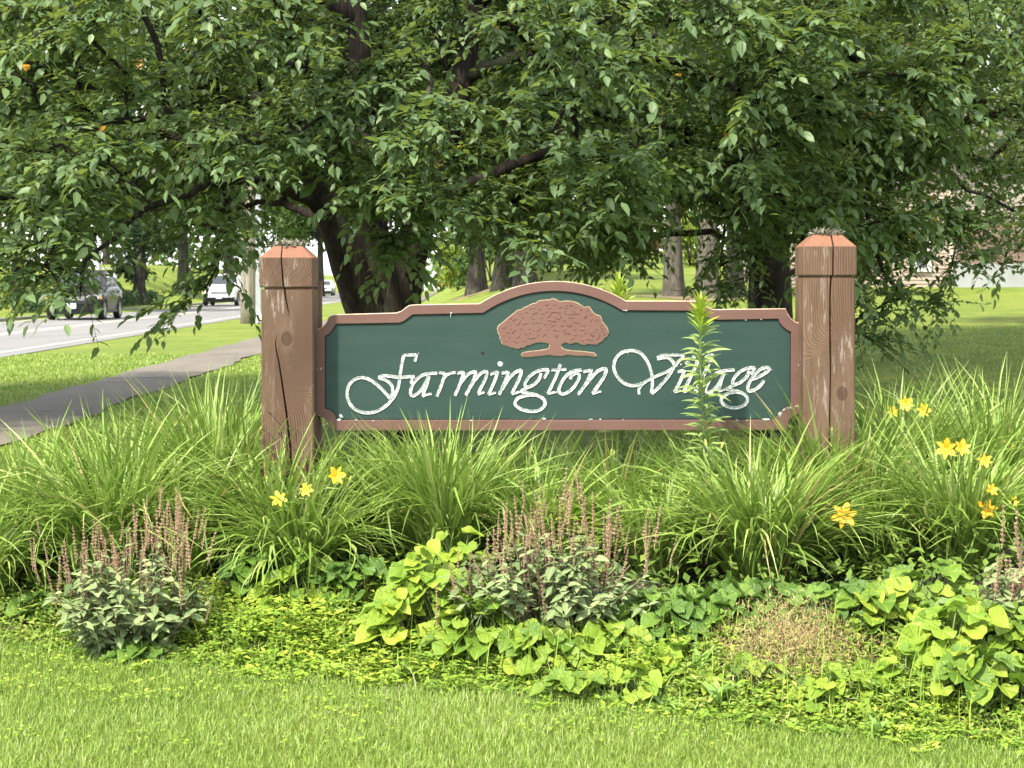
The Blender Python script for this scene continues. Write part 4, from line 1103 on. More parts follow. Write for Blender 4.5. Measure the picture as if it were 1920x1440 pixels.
def g2(px, py):
    return G(px, py)
D = [
 # (px, ground py, n, L, lean, label, flowers, buds, extra)
 ((205, 1090), 460, .74, 1.7, 'large arching daylily clump at left, rising behind the left purple-spiked sage', [], [(70, 915, .03), (148, 905, .03), (35, 968, .03)], {}),
 ((-30, 1120), 300, .62, 2.2, 'daylily clump cut by the left edge, its leaves arching low over the ground', [], [(30, 985, .03)], {}),
 ((565, 1092), 400, .56, 1.9, 'low arching daylily clump with three yellow flowers in front of the left post', [(628, 892, 'y', .042), (574, 921, 'y', .031), (522, 937, 'y', .034)], [(655, 905, .03), (500, 905, .028)], {}),
 ((830, 1072), 480, .66, 1.15, 'tall upright daylily clump in front of the sign under the first word', [], [(940, 880, .03)], {'up': .08}),
 ((1425, 1105), 520, .68, 1.75, 'wide daylily clump with one yellow-orange flower right of the middle sage', [(1583, 967, 'o', .048), ], [(1393, 970, .032), (1487, 965, .03), (1423, 985, .028), (1290, 930, .028), (1325, 838, .03), (1352, 842, .03)], {}),
 ((1805, 1080), 440, .66, 1.5, 'big daylily clump at the right edge carrying a cluster of orange flowers', [(1775, 843, 'o', .044), (1802, 842, 'o', .038), (1847, 866, 'o', .030), (1850, 958, 'o', .044), (1858, 920, 'o', .028), (1898, 942, 'y', .026)], [(1815, 900, .03), (1880, 905, .03), (1700, 930, .028)], {}),
 ((410, 1030), 420, .80, 1.1, 'daylily clump filling the gap left of the left post', [], [], {'up': .05}),
 ((250, 1035), 330, .68, 1.3, 'back-row daylily clump at far left behind the large arching one', [], [], {}),
 ((60, 1040), 330, .62, 1.4, 'back-row daylily clump near the left edge below the shaded footpath', [], [], {}),
 ((515, 1062), 380, .62, 1.3, 'daylily clump directly in front of the foot of the left post', [], [], {}),
 ((730, 1050), 330, .60, 1.3, 'daylily clump below the sign board between the left post and the tall upright clump', [], [], {}),
 ((640, 1042), 320, .64, 1.35, 'daylily clump tucked against the right side of the left post', [], [], {}),
 ((985, 1040), 360, .60, 1.4, 'daylily clump directly below the middle of the sign board', [], [(1145, 855, .035)], {}),
 ((1150, 1048), 360, .60, 1.4, 'daylily clump below the sign board between the middle sage and the tall lily', [], [], {}),
 ((1300, 1045), 340, .60, 1.4, 'daylily clump at the foot of the tall lily', [], [(1150, 858, .03)], {}),
 ((1570, 1055), 420, .74, 1.25, 'daylily clump hiding the foot of the right post', [], [(1560, 810, .02)], {}),
 ((1690, 1020), 480, .80, 1.2, 'tall daylily clump just right of the right post with pale yellow flowers', [(1698, 757, 'y', .035), (1732, 770, 'y', .036), (1672, 772, 'y', .03)], [], {'up': .05}),
 ((1860, 1020), 480, .82, 1.2, 'tall back-row daylily clump at the right edge against the shaded lawn', [(1893, 838, 'y', .035)], [], {'up': .05}),
 ((1640, 1075), 330, .58, 1.7, 'daylily clump between the wide clump and the orange-flowered clump', [], [], {}),
 ((350, 1075), 260, .58, 1.6, 'daylily clump between the left sage and the three-flowered clump', [], [], {}),
 ((1010, 1075), 260, .55, 1.5, 'daylily clump just behind the left part of the middle sage', [], [], {}),
 ((1230, 1090), 260, .52, 1.6, 'daylily clump just behind the right end of the middle sage', [], [], {}),
]
for (p, n, L, lean, lab, fl, bd, ex) in D:
    daylily(g2(*p), n, L, lean, lab, fl, bd, **ex)

# ------------------------------------------------------------------ leaf templates
def lance_mesh(name, mat, wide=.42, arch=.18, K=4, fold=.12):
    t = np.linspace(0, 1, K + 1); V = []; UV = []
    for u in t:
        w = wide * max(.02, math.sin(math.pi * u ** .75) ** .9) * .5
        for s in (-1, 0, 1):
            V.append((u, s * w, arch * (u * .9 - 1.15 * u * u) + (abs(s) * fold * w * 2)))
            UV.append((u, s * w))
    i = np.arange(2)[None, :] + 3 * np.arange(K)[:, None]
    return mesh_np(name, np.array(V), [np.stack([i, i + 1, i + 4, i + 3], -1).reshape(-1, 4)], mat, True, uv=np.array(UV))
def heart_mesh(name, mat, cup=.25, wav=.05):
    th = np.linspace(-math.pi, math.pi, 25)[:-1]
    R = []
    for a in th:
        b = abs(a)
        r = np.interp(b, [0, .13, .4, .8, 1.3, 1.8, 2.3, 2.7, 2.95, math.pi], [1.02, .93, .80, .70, .64, .62, .60, .52, .34, .12])
        R.append(r)
    R = np.array(R)
    V = [(0, 0, 0)]
    for fr in (.5, 1.0):
        for a, r in zip(th, R):
            x, y = r * fr * math.cos(a), r * fr * math.sin(a)
            V.append((x, y, cup * (abs(y) ** 1.3) * 1.0 - .22 * max(0, x) ** 2 + wav * math.sin(a * 5 + 1) * fr))
    V = np.array(V); k = np.arange(24)
    F3 = np.stack([np.zeros(24, int), 1 + k, 1 + (k + 1) % 24], 1)
    F4 = np.stack([1 + k, 25 + k, 25 + (k + 1) % 24, 1 + (k + 1) % 24], 1)
    return mesh_np(name, V, [F3, F4], mat, True, uv=V[:, :2])
HEART = {m: [heart_mesh('leaf', M[m], c, w) for c, w in ((.42, .06), (.16, .11), (.66, .05))] for m in ('heart', 'heart_dark', 'heart_yellow')}
SAGE = [lance_mesh('leaf', M['sage'], .46, .16), lance_mesh('leaf', M['sage'], .52, .30), lance_mesh('leaf', M['sage'], .40, .05)]
LILY = [lance_mesh('leaf', M['lily'], .20, .42, 5, .06), lance_mesh('leaf', M['lily'], .17, .60, 5, .06)]
LILYT = [lance_mesh('leaf', M['lily_tip'], .19, .12, 4, .3)]

def heart_plant(loc, n, rad, hgt, size, mat, label, group='heart-leaved plants along the front of the bed'):
    loc = np.array(loc, float)
    t = thing('heart_leaf_plant', loc, label, 'plant', group)
    st = MB()
    n = int(n * 1.55); size = size * .80
    for k in range(n):
        a = rng.random() * 6.283; q = math.sqrt(rng.random())
        h = hgt * (1.05 - .6 * q ** 2) * rng.uniform(.65, 1.1)
        pos = np.array([loc[0] + rad * q * math.cos(a), loc[1] + rad * .8 * q * math.sin(a), 0]); pos[2] = T(pos[0], pos[1]) + h
        out = np.array([math.cos(a) * q + rng.normal() * .35, math.sin(a) * q - .35 + rng.normal() * .35, -.05 - .45 * q * rng.random()])
        upv = np.array([rng.normal() * .25 + .25 * math.cos(a) * q, -.38 + rng.normal() * .3, 1.0])
        x, y, z = frame(out, upv)
        s = size * rng.uniform(.62, 1.15)
        o = new_obj('leaf', HEART[mat][k % 3], t)
        o.matrix_local = mat4(pos - loc, x, y, z, s, s * rng.uniform(.85, 1.1))
        b0 = loc + np.array([rng.normal() * rad * .25, rng.normal() * rad * .2, 0]); b0[2] = T(b0[0], b0[1])
        st.tube(catmull([b0, (b0 * .4 + pos * .6) + np.array([0, 0, h * .15]), pos], 3), .0022, 4)
    st.build('stem', M['stem'], t, True)
HP = [
 ((470, 1145), 22, .13, .19, .085, 'heart_dark', 'dark green heart-leaved plant directly right of the left sage'),
 ((560, 1150), 30, .16, .20, .085, 'heart', 'heart-leaved plant below the three-flowered daylily, second right of the left sage'),
 ((655, 1145), 26, .15, .19, .08, 'heart_dark', 'heart-leaved plant below the gap between the two front daylilies'),
 ((800, 1190), 34, .17, .28, .085, 'heart_yellow', 'tall yellow-green heart-leaved plant on the left flank of the middle sage'),
 ((850, 1130), 18, .12, .26, .075, 'heart_yellow', 'yellow-green heart-leaved plant behind the tall one, touching the middle sage'),
 ((890, 1245), 26, .15, .20, .095, 'heart', 'large-leaved bright green heart-leaved plant in front of the middle sage, left side'),
 ((1010, 1265), 26, .16, .14, .085, 'heart', 'heart-leaved plant in front of the middle sage, at its centre'),
 ((1120, 1240), 24, .16, .13, .085, 'heart', 'heart-leaved plant in front of the right half of the middle sage'),
 ((1240, 1200), 28, .18, .14, .085, 'heart_dark', 'dark heart-leaved plant just right of the middle sage'),
 ((1345, 1170), 28, .18, .13, .085, 'heart_dark', 'dark heart-leaved plant below the left side of the wide daylily'),
 ((1450, 1170), 28, .17, .13, .08, 'heart_dark', 'dark heart-leaved plant below the middle of the wide daylily'),
 ((1560, 1180), 28, .17, .14, .085, 'heart_dark', 'dark heart-leaved plant below the right side of the wide daylily, above the dry patch'),
 ((1665, 1180), 28, .18, .13, .09, 'heart', 'heart-leaved plant right of the dry brown patch'),
 ((1745, 1150), 22, .16, .16, .08, 'heart', 'heart-leaved plant below the orange-flowered daylily'),
 ((1810, 1250), 36, .20, .17, .09, 'heart_yellow', 'broad bright heart-leaved plant near the right edge, uphill of the lowest one'),
 ((1905, 1230), 26, .16, .16, .085, 'heart', 'heart-leaved plant cut by the right edge below the right sage'),
 ((1850, 1330), 32, .18, .15, .09, 'heart', 'lowest heart-leaved plant at the bottom right corner of the bed'),
 ((1700, 1290), 20, .16, .10, .08, 'heart_yellow', 'low yellow-green heart-leaved plant right of the dry patch by the lawn'),
 ((1270, 1270), 20, .16, .09, .075, 'heart_yellow', 'low yellow-green heart-leaved plant between the middle sage and the dry patch'),
 ((740, 1230), 22, .13, .20, .085, 'heart_yellow', 'yellow-green heart-leaved plant at the far left foot of the tall one, over the yellow weeds'),
 ((1090, 1320), 16, .13, .09, .06, 'heart', 'small-leaved low heart-leaved plant close to the lawn below the middle sage'),
 ((1190, 1315), 18, .15, .11, .06, 'heart_yellow', 'small-leaved lime heart-leaved plant by the pale weed below the middle sage'),
 ((1400, 1310), 16, .15, .10, .06, 'heart', 'small-leaved heart-leaved plant at the lower left of the dry patch'),
 ((1570, 1330), 18, .16, .10, .06, 'heart_yellow', 'small-leaved lime heart-leaved plant below the dry patch near the lawn'),
 ((80, 1160), 16, .12, .09, .075, 'heart_dark', 'small dark heart-leaved plant on the left of the left sage'),
 ((265, 1235), 14, .12, .06, .07, 'heart_dark', 'low heart-leaved plant under the front of the left sage'),
]
for p, n, r, h, s, m, lab in HP:
    heart_plant(g2(*p), n, r, h, s, m, lab)

# ------------------------------------------------------------------ sage with seed spikes
def spike_mesh(L):
    mb = MB(); bnd = rng.normal(size=2) * .012
    mb.tube([(0, 0, 0), (bnd[0] * .3, bnd[1] * .3, L * .5), (bnd[0], bnd[1], L)], [.0022, .0016, .001], 4, .2)
    n = int(L / .0195)
    for i in range(n):
        z = L * .16 + (L * .84) * i / n
        s = (1 - .45 * i / n)
        for k in range(6):
            a = k * math.pi / 3 + i * .5 + rng.normal() * .2
            d = np.array([math.cos(a), math.sin(a), .75]); d /= np.linalg.norm(d)
            sd = np.array([-math.sin(a), math.cos(a), 0])
            l = .0145 * s * rng.uniform(.7, 1.25)
            p = np.array([bnd[0] * (z / L) ** 1.7, bnd[1] * (z / L) ** 1.7, z + rng.normal() * .0015])
            mb.add([p, p + d * l * .6 + sd * l * .36, p + d * l, p + d * l * .6 - sd * l * .36, p + d * l * .55 + np.array([0, 0, -.35 * l])], [[0, 1, 4], [0, 4, 3], [4, 1, 2], [4, 2, 3]], rng.random() * (1.0 if rng.random() < .9 else 1.0))
    return mb.build('flower_spike', M['spike'], link=False)
SPIKES = [spike_mesh(l) for l in (.17, .21, .24, .19, .18, .22, .20, .16)]
def sage(loc, rx, ry, h, nst, label, spikes, spike_len=1.0, seedx=0):
    loc = np.array(loc, float)
    t = thing('sage_plant', loc, label, 'sage', 'spiked sage plants in the front row')
    st = MB(); leaves = []
    for k in range(nst):
        a = rng.random() * 6.283; q = math.sqrt(rng.random())
        top = np.array([loc[0] + rx * q * math.cos(a), loc[1] + ry * q * math.sin(a), T(loc[0], loc[1]) + h * (1 - .62 * q ** 2.2) * rng.uniform(.85, 1.08)])
        b0 = np.array([loc[0] + rx * .35 * q * math.cos(a), loc[1] + ry * .35 * q * math.sin(a), T(loc[0], loc[1]) - .01])
        C = catmull([b0, (b0 + top) / 2 + np.array([.02 * math.cos(a), .02 * math.sin(a), .03]), top], 6)
        st.tube(C[::2], .0025, 4)
        nl = 7
        for j in range(nl):
            u = .28 + .72 * j / (nl - 1)
            p = C[min(len(C) - 1, int(u * (len(C) - 1)))]
            a0 = j * 1.57 + k
            for s in (0, math.pi):
                aa = a0 + s + rng.normal() * .3
                d = np.array([math.cos(aa), math.sin(aa), rng.uniform(-.75, .2) + .3 * (u > .9)])
                leaves.append((p, d, (.050 + .034 * (1 - u) + .008 * rng.normal()) * (.75 if u > .93 else 1)))
    # the 290 leaves nearest the viewer are leaves of their own
    key = [l[0][1] - .5 * (l[0][2] - loc[2]) for l in leaves]
    order = np.argsort(key)
    for n_, idx in enumerate(order[:290]):
        p, d, s = leaves[idx]
        x, y, z = frame(d, np.array([rng.normal() * .25, -.25 + rng.normal() * .25, 1.0]))
        o = new_obj('leaf', SAGE[n_ % 3], t); o.matrix_local = mat4(p - loc, x, y, z, max(.025, s))
    V, F, tone = [], [], []
    base = np.array([(0, 0, 0), (.45, .21, .05), (.5, 0, .04), (.45, -.21, .05), (1, 0, -.06)])
    for idx in order[290:]:
        p, d, s = leaves[idx]; x, y, z = frame(d, np.array([rng.normal() * .25, rng.normal() * .25, 1.0]))
        n0 = len(V) * 5; V.append(p + s * (base[:, :1] * x + base[:, 1:2] * y + base[:, 2:] * z)); F += [[n0, n0 + 1, n0 + 2], [n0, n0 + 2, n0 + 3], [n0 + 1, n0 + 4, n0 + 2], [n0 + 2, n0 + 4, n0 + 3]]; tone += [rng.random()] * 5
    if V: part_mesh('foliage', np.concatenate(V), [np.array(F)], M['sage_attr'], t, True, {'tone': np.array(tone)})['kind'] = 'stuff'
    st.build('stem', M['stem_brown'], t, True)
    spikes = list(spikes) + [(a_ + rng.uniform(-22, 22), b_ + rng.uniform(2, 50)) for a_, b_ in spikes] + [(a_ + rng.uniform(-30, 30), b_ + rng.uniform(15, 80)) for a_, b_ in spikes[::2]]
    for k, (px, py) in enumerate(spikes):   # tips
        y = loc[1] + rng.uniform(-.5, .5) * ry
        tip = P(px, py, y)
        L = (.17, .21, .24, .19, .18, .22, .20, .16)[k % 8]; s = rng.uniform(.55, 1.1) * spike_len
        lean = np.array([(tip[0] - loc[0]) * .35 + rng.normal() * .10, rng.normal() * .10, 1.0]); zz = lean / np.linalg.norm(lean)
        xx = np.cross([0, 1, 0], zz); xx /= np.linalg.norm(xx); yy = np.cross(zz, xx)
        o = new_obj('flower_spike', SPIKES[k % 8], t); o.matrix_local = mat4(tip - zz * L * s - loc, xx, yy, zz, s)
LS = [(66, 962), (60, 1010), (120, 1010), (155, 970), (187, 968), (180, 1000), (140, 985), (228, 975), (240, 985), (262, 960), (275, 925), (300, 915), (305, 912), (320, 935), (335, 912), (332, 950), (250, 1000), (282, 965), (345, 960), (385, 948), (388, 975), (215, 1000), (205, 985), (160, 1010), (290, 990), (225, 1085), (385, 1105), (110, 1040), (265, 985), (310, 975), (355, 990), (172, 975), (195, 1010), (298, 950), (325, 985)]
sage(g2(240, 1222), .32, .25, .40, 72, 'grey-green sage with pinkish seed spikes at the left of the bed', LS, .8)
CS = [(860, 1025), (885, 1030), (833, 1060), (935, 958), (980, 900), (955, 955), (1018, 905), (1055, 872), (1080, 880), (1053, 925), (1065, 940), (1110, 920), (1145, 930), (1090, 975), (1000, 945), (930, 985), (960, 980), (985, 960), (1035, 970), (1048, 985), (1075, 1000), (1120, 990), (1160, 950), (1210, 950), (1240, 950), (1220, 975), (990, 1050), (1005, 1045), (975, 1060), (1085, 1060), (1118, 1045), (1005, 1000), (1030, 1010), (940, 1010), (1130, 960), (1180, 985), (965, 930), (1020, 940), (1100, 950), (1068, 905), (915, 1000), (1000, 985), (1140, 1010)]
sage(g2(1030, 1195), .45, .28, .35, 105, 'wide grey-green sage with dull purple seed spikes in the middle of the bed', CS, .9)
sage(g2(1915, 1190), .20, .18, .24, 30, 'grey-green sage with brown seed spikes cut by the right edge', [(1885, 945), (1882, 1030), (1905, 1020), (1915, 1010), (1872, 1040), (1895, 1045), (1920, 1040)], 1.0)

# ------------------------------------------------------------------ tall lilies
def lily(loc, ztop, label, ltop, n=185):
    loc = np.array(loc, float)
    t = thing('lily', loc, label, 'lily', 'tall leafy lilies at the sign')
    H_ = ztop - loc[2]
    mb = MB(); zz = np.linspace(0, H_ - .03, 14); mb.tube(np.stack([loc[0] + .012 * np.sin(zz * 5), loc[1] + 0 * zz, loc[2] + zz], 1), np.linspace(.0075, .004, 14), 7); mb.build('stem', M['stem'], t, True)
    for k in range(n):
        u = .08 + .92 * k / n
        a = k * 2.39996 + rng.normal() * .3
        z = H_ * (u + .004 * rng.normal())
        young = sm(.84, .99, u)
        el = .28 + 1.05 * young + rng.normal() * .2
        L = (.100 + .016 * rng.normal()) * (1 - .45 * young)
        if u > .95: L *= .8
        d = np.array([math.cos(a) * math.cos(el), math.sin(a) * math.cos(el) * .9, math.sin(el)])
        x, y, zv = frame(d, np.array([0, -.55, 1.0]) if el < 1.2 else np.array([-math.cos(a), -math.sin(a), .3]))
        me = LILYT[0] if u > .88 else LILY[k % 2]
        o = new_obj('leaf', me, t); o.matrix_local = mat4(np.array([.012 * math.sin(z * 5), 0, z - .02 * young]), x, y, zv, max(.05, L))
    for k in range(34):
        a = k * 2.39996; el = .45 + .9 * k / 34 + rng.normal() * .12
        d = np.array([math.cos(a) * math.cos(el), math.sin(a) * math.cos(el), math.sin(el)])
        x, y, zv = frame(d, np.array([-math.cos(a), -math.sin(a), .4]))
        o = new_obj('leaf', LILYT[0], t); o.matrix_local = mat4(np.array([.012 * math.sin(H_ * 5), 0, H_ - .085 + .055 * k / 34]), x, y, zv, rng.uniform(.06, .10))
lb = g2(1318, 1045); lb[1] = 7.36; lb[0] = (1318 - 960) * 7.36 / FPX; lb[2] = T(lb[0], lb[1])
lily(lb, P(1318, 566, 7.36)[2], 'tall leafy lily standing in front of the sign board and hiding letters', 1)
lb = np.array([(1163 - 960) * 7.95 / FPX, 7.95, 0]); lb[2] = T(lb[0], lb[1])
lily(lb, P(1163, 532, 7.95)[2], 'leafy lily standing behind the sign, only its bright top showing', 1)

# ------------------------------------------------------------------ broad weeds near the lawn edge
DAND = [lance_mesh('leaf', M['weed'], .28, .35, 5, .2)]
M['weed_obj'] = leaf_mat('broad_weed', [(0.0, (0.12, 0.25, 0.04)), (1.0, (0.24, 0.36, 0.09))], .3, .5, .3, 'obj', 'mid')
DAND = [lance_mesh('leaf', M['weed_obj'], .30, .35, 5, .2), lance_mesh('leaf', M['weed_obj'], .24, .7, 5, .2)]
def rosette(loc, n, L, label, elev=.7):
    loc = np.array(loc, float)
    t = thing('broadleaf_weed', loc, label, 'weed', 'broad-leaved weeds at the lawn edge')
    for k in range(n):
        a = k * 2.4 + rng.normal() * .3; el = elev * rng.uniform(.5, 1.5)
        d = np.array([math.cos(a) * math.cos(el), math.sin(a) * math.cos(el), math.sin(el)])
        x, y, z = frame(d, np.array([0, -.1, 1.0]) if el < 1.1 else np.array([-math.cos(a), -math.sin(a), .2]))
        o = new_obj('leaf', DAND[k % 2], t); o.matrix_local = mat4(np.array([0, 0, .005]), x, y, z, L * .68 * rng.uniform(.6, 1.15))
for p, n, L, lab, el in [((1345, 1335), 12, .17, 'upright bright broad-leaved weed below the dry patch, by the lawn', .9), ((1245, 1335), 11, .13, 'pale broad-leaved weed at the lawn edge below the middle sage', .4), ((1670, 1330), 13, .19, 'grey-green broad-leaved weed right of the dry patch', .7), ((1310, 1275), 12, .16, 'pale jagged-leaved weed just left of the dry patch', .8), ((665, 1240), 9, .17, 'narrow upright weed among the yellow weeds left of the tall heart-leaved plant', 1.15), ((1175, 1235), 9, .11, 'small grey-green weed in front of the right half of the middle sage', .9), ((1645, 1385), 10, .10, 'narrow bright weed at the lawn edge near the bottom right', 1.1), ((1440, 1130), 8, .10, 'small pale weed between dark heart leaves below the wide daylily', .9)]:
    rosette(g2(*p), n, L, lab, el)

# ------------------------------------------------------------------ stuff: weeds, dry patch, undergrowth, grass
def leaf_cloud(name, pos, size, mat, tone, elev=(.0, .9), wide=.42, parent=None, drop=.15, az=None):
    N = len(pos)
    a = rng.random(N) * 6.283 if az is None else az; el = rng.uniform(*elev, N)
    x = np.stack([np.cos(a) * np.cos(el), np.sin(a) * np.cos(el), np.sin(el)], 1)
    up = np.stack([rng.normal(size=N) * .4, rng.normal(size=N) * .4 - .1, np.ones(N)], 1)
    y = np.cross(up, x); y /= np.linalg.norm(y, axis=1)[:, None]; z = np.cross(x, y)
    tpl = np.array([(0, 0, 0), (.45, wide / 2, .06), (.5, 0, 0.02), (.45, -wide / 2, .06), (1, 0, -drop)])
    V = pos[:, None, :] + size[:, None, None] * (tpl[None, :, :1] * x[:, None] + tpl[None, :, 1:2] * y[:, None] + tpl[None, :, 2:] * z[:, None])
    n0 = (np.arange(N) * 5)[:, None]
    F = np.concatenate([n0 + np.array([[0, 2, 1]]), n0 + np.array([[0, 3, 2]]), n0 + np.array([[1, 2, 4]]), n0 + np.array([[2, 3, 4]])])
    return new_obj(name, mesh_np(name, V.reshape(-1, 3), [F], mat, True, {'tone': np.repeat(tone, 5)}), parent)

def in_bed(n, d0, d1, x0=-2.7, x1=2.6, clump=True):
    """points just inside the edge of the bed, measured from the edge"""
    x = rng.uniform(x0, x1, n); y = bed_edge(x) + rng.uniform(d0, d1, n)
    return x, y
# yellow-green weeds: little leafy sprigs
def sprigs(name, x, y, hgt, size, mat, tone, label, pairs=5):
    N = len(x); z0 = terr(x, y)
    lean = rng.normal(size=(N, 2)) * .35
    P_, S_, T_, A_ = [], [], [], []; a0 = rng.random(N) * 6.283
    for j in range(pairs):
        u = (j + .6) / pairs
        for s in (0, 1):
            P_.append(np.stack([x + lean[:, 0] * hgt * u + rng.normal(size=N) * .004, y + lean[:, 1] * hgt * u + rng.normal(size=N) * .004, z0 + hgt * u + .006], 1))
            A_.append(a0 + j * 1.57 + s * 3.14 + rng.normal(size=N) * .25)
            S_.append(size * (1.15 - .55 * abs(u - .55)) * rng.uniform(.7, 1.2, N)); T_.append(np.clip(tone + .25 * (u - .5) + rng.normal(size=N) * .08, 0, 1))
    return tag(leaf_cloud(name, np.concatenate(P_), np.concatenate(S_), mat, np.concatenate(T_), (-.15, .6), .36, az=np.concatenate(A_)), label, None, None, 'stuff')
n = 6500
x, y = in_bed(n, -.20, .60)
y = y - .09 * np.sin(x * 9.0) * np.sin(x * 3.7 + 1) - .05 * np.sin(x * 23.0)
yel = np.exp(-((x + .72) / .55) ** 2) * .9 + np.exp(-((x - .35) / .5) ** 2) * .35 + np.exp(-((x - 1.1) / .5) ** 2) * .3
patch = np.sin(x * 3.1 + 1.2) * np.sin(y * 4.3) + .6 * np.sin(x * 7.7 + y)
dryd = ((x - g2(1480, 1250)[0]) / .24) ** 2 + ((y - g2(1480, 1250)[1]) / .2) ** 2
keep = rng.random(n) < np.clip(.45 + .2 * patch + .6 * yel, .15, 1) * (1 - .85 * np.exp(-dryd)) * (1 - .85 * sm(.24, .44, y - bed_edge(x) + .05 * np.sin(x * 8))) * (.25 + .75 * sm(-.22, .05, y - bed_edge(x)))
x, y, yel, patch = x[keep], y[keep], yel[keep], patch[keep]
hh = (.035 + .18 * np.clip(yel, 0, 1) * (.6 + .4 * np.sin(x * 7 + 1) * np.sin(y * 9))) * rng.uniform(.5, 1.25, len(x)) * (.25 + .75 * sm(-.10, .22, y - bed_edge(x)))
sprigs('yellow_weeds', x, y, hh, .018 + .022 * rng.random(len(x)) + .008 * yel, M['weed'], np.clip(.12 + .50 * yel + .10 * patch + .24 * rng.normal(size=len(x)), 0, .95), 'low yellow-green weeds spilling from the bed over the lawn edge')
n = 4200
x, y = in_bed(n, -.06, .60)
sprigs('green_weeds', x, y, rng.uniform(.03, .10, n) * (.3 + .7 * sm(-.05, .2, y - bed_edge(x))), .02 + .016 * rng.random(n), M['weed_dark'], np.clip(rng.normal(.85, .2, n), 0, 1), 'small green weeds between the plants at the front of the bed', 4)
# dark undergrowth across the bed
n = 24000
x, y = in_bed(n, .15, 3.2, -2.9, 2.9)
keep = (y < 9.0); x, y = x[keep], y[keep]
pos = np.stack([x, y, terr(x, y) + .01 + (.05 + .13 * sm(.5, 1.2, y - bed_edge(x))) * rng.random(len(x)) ** 1.2], 1)
tag(leaf_cloud('undergrowth', pos, rng.uniform(.025, .06, len(x)), M['weed_dark'], np.clip(rng.normal(.4, .22, len(x)), 0, 1), (-.1, .9), .5), 'small leaves covering the soil between the plants', None, None, 'stuff')
# dry brown patch with thin seed heads
gp = g2(1480, 1250)
n = 9000
x = gp[0] + rng.normal(size=n) * .14; y = gp[1] + rng.normal(size=n) * .12
pos = np.stack([x, y, terr(x, y) + .02 + .13 * rng.random(n) * np.exp(-((x - gp[0]) / .25) ** 2)], 1)
tag(leaf_cloud('dry_weeds', pos, rng.uniform(.010, .026, n), M['dry'], np.clip(rng.normal(.55, .3, n), 0, 1), (-.2, 1.5), .13), 'tangled patch of dry brown weed at the right front of the bed', None, None, 'stuff')
# thin seed stalks among the weeds
n = 900
x, y = in_bed(n, .0, .55, -1.6, 2.2)
b0 = np.stack([x, y, terr(x, y)], 1)
V, F, bi = blades(b0, rng.random(n) * 6.28, rng.uniform(.09, .24, n), rng.uniform(0, .3, n), rng.uniform(.1, .8, n), rng.uniform(.002, .0045, n), 4)
tag(new_obj('seed_stalks', mesh_np('seed_stalks', V, F, M['weed'], True, {'tone': np.clip(rng.normal(.5, .25, n), 0, 1)[bi]})), 'thin weed stalks standing among the low plants', None, None, 'stuff')
# pale bush behind the middle sage
n = 700
gp = g2(1110, 1100)
a = rng.random(n) * 6.28; q = np.sqrt(rng.random(n)) * .2
pos = np.stack([gp[0] + q * np.cos(a) * 1.2, gp[1] + .25 + q * np.sin(a), gp[2] + .05 + .24 * rng.random(n)], 1)
pb = thing('leafy_shrub', gp + np.array([0, .25, 0]), 'small pale yellow-green leafy shrub behind the middle sage', 'shrub')
o = leaf_cloud('foliage', pos, rng.uniform(.03, .055, n), M['weed'], np.clip(rng.normal(.55, .2, n), 0, 1), (0, .8), .6); o.parent = pb; o.location = -pb.location; o['kind'] = 'stuff'

# lawn grass near the camera
def grass(name, n, xr, yr, hgt, wid, label, cond=None, K=3):
    x = rng.uniform(*xr, n); y = rng.uniform(*yr, n)
    if cond is not None:
        k = cond(x, y); x, y = x[k], y[k]
    n = len(x)
    b0 = np.stack([x, y, terr(x, y) - .003], 1)
    patch = .5 + .5 * np.sin(x * 2.3 + 1.7 * np.sin(y * 1.9)) * np.sin(y * 3.1 + x)
    L = rng.uniform(.55, 1.25, n) * hgt * (.8 + .45 * patch)
    V, F, bi = blades(b0, rng.random(n) * 6.28, L, rng.uniform(0, .55, n), rng.uniform(.3, 1.5, n), rng.uniform(.7, 1.3, n) * wid, K)
    tone = np.clip(rng.normal(.44, .30, n) + .22 * (patch - .5), 0, 1)
    return tag(new_obj(name, mesh_np(name, V, F, M['grass'], True, {'tone': tone[bi]})), label, None, None, 'stuff')
grass('lawn_grass', 185000, (-2.3, 2.2), (4.9, 7.3), .036, .0022, 'short lawn grass in the foreground', lambda x, y: (y < bed_edge(x) + .02 + .35 * rng.random(len(x)) ** 2) & (np.abs(x) < y * .31 + .1), 2)
grass('edge_grass', 15000, (-2.3, 2.3), (5.1, 7.6), .10, .0042, 'longer grass left standing along the edge of the bed', lambda x, y: (np.abs(y - bed_edge(x) - .10) < .12 + .2 * rng.random(len(x)) ** 2) & (rng.random(len(x)) < .35 + .5 * np.sin(x * 5) ** 2), 4)
grass('verge_grass', 60000, (-9.2, -2.2), (9.0, 34.0), .05, .012, 'mown grass beside the footpath at left', lambda x, y: (((x + VP * y) > -8.15) & ((x + VP * y) < -5.0) | ((x + VP * y) > -3.72)) & (np.abs(x) < y * .30), 2)
grass('lawn_grass', 60000, (1.0, 11.0), (9.0, 36.0), .04, .012, 'mown grass of the shaded lawn at right', lambda x, y: (np.abs(x) < y * .30), 2)
# clover leaves in the lawn
n = 2600
cx = rng.uniform(-1.8, 1.6, 40); cy = rng.uniform(5.2, 6.5, 40); k = rng.integers(0, 40, n)
x = cx[k] + rng.normal(size=n) * .11; y = cy[k] + rng.normal(size=n) * .08
ok = y < bed_edge(x); x, y = x[ok], y[ok]
pos = np.stack([x, y, terr(x, y) + .022 + .018 * rng.random(len(x))], 1)
tag(leaf_cloud('clover', pos, rng.uniform(.010, .020, len(x)), M['weed'], np.clip(rng.normal(.55, .22, len(x)), 0, 1), (-.1, .5), .6), 'patches of yellowish clover in the foreground lawn', None, None, 'stuff')
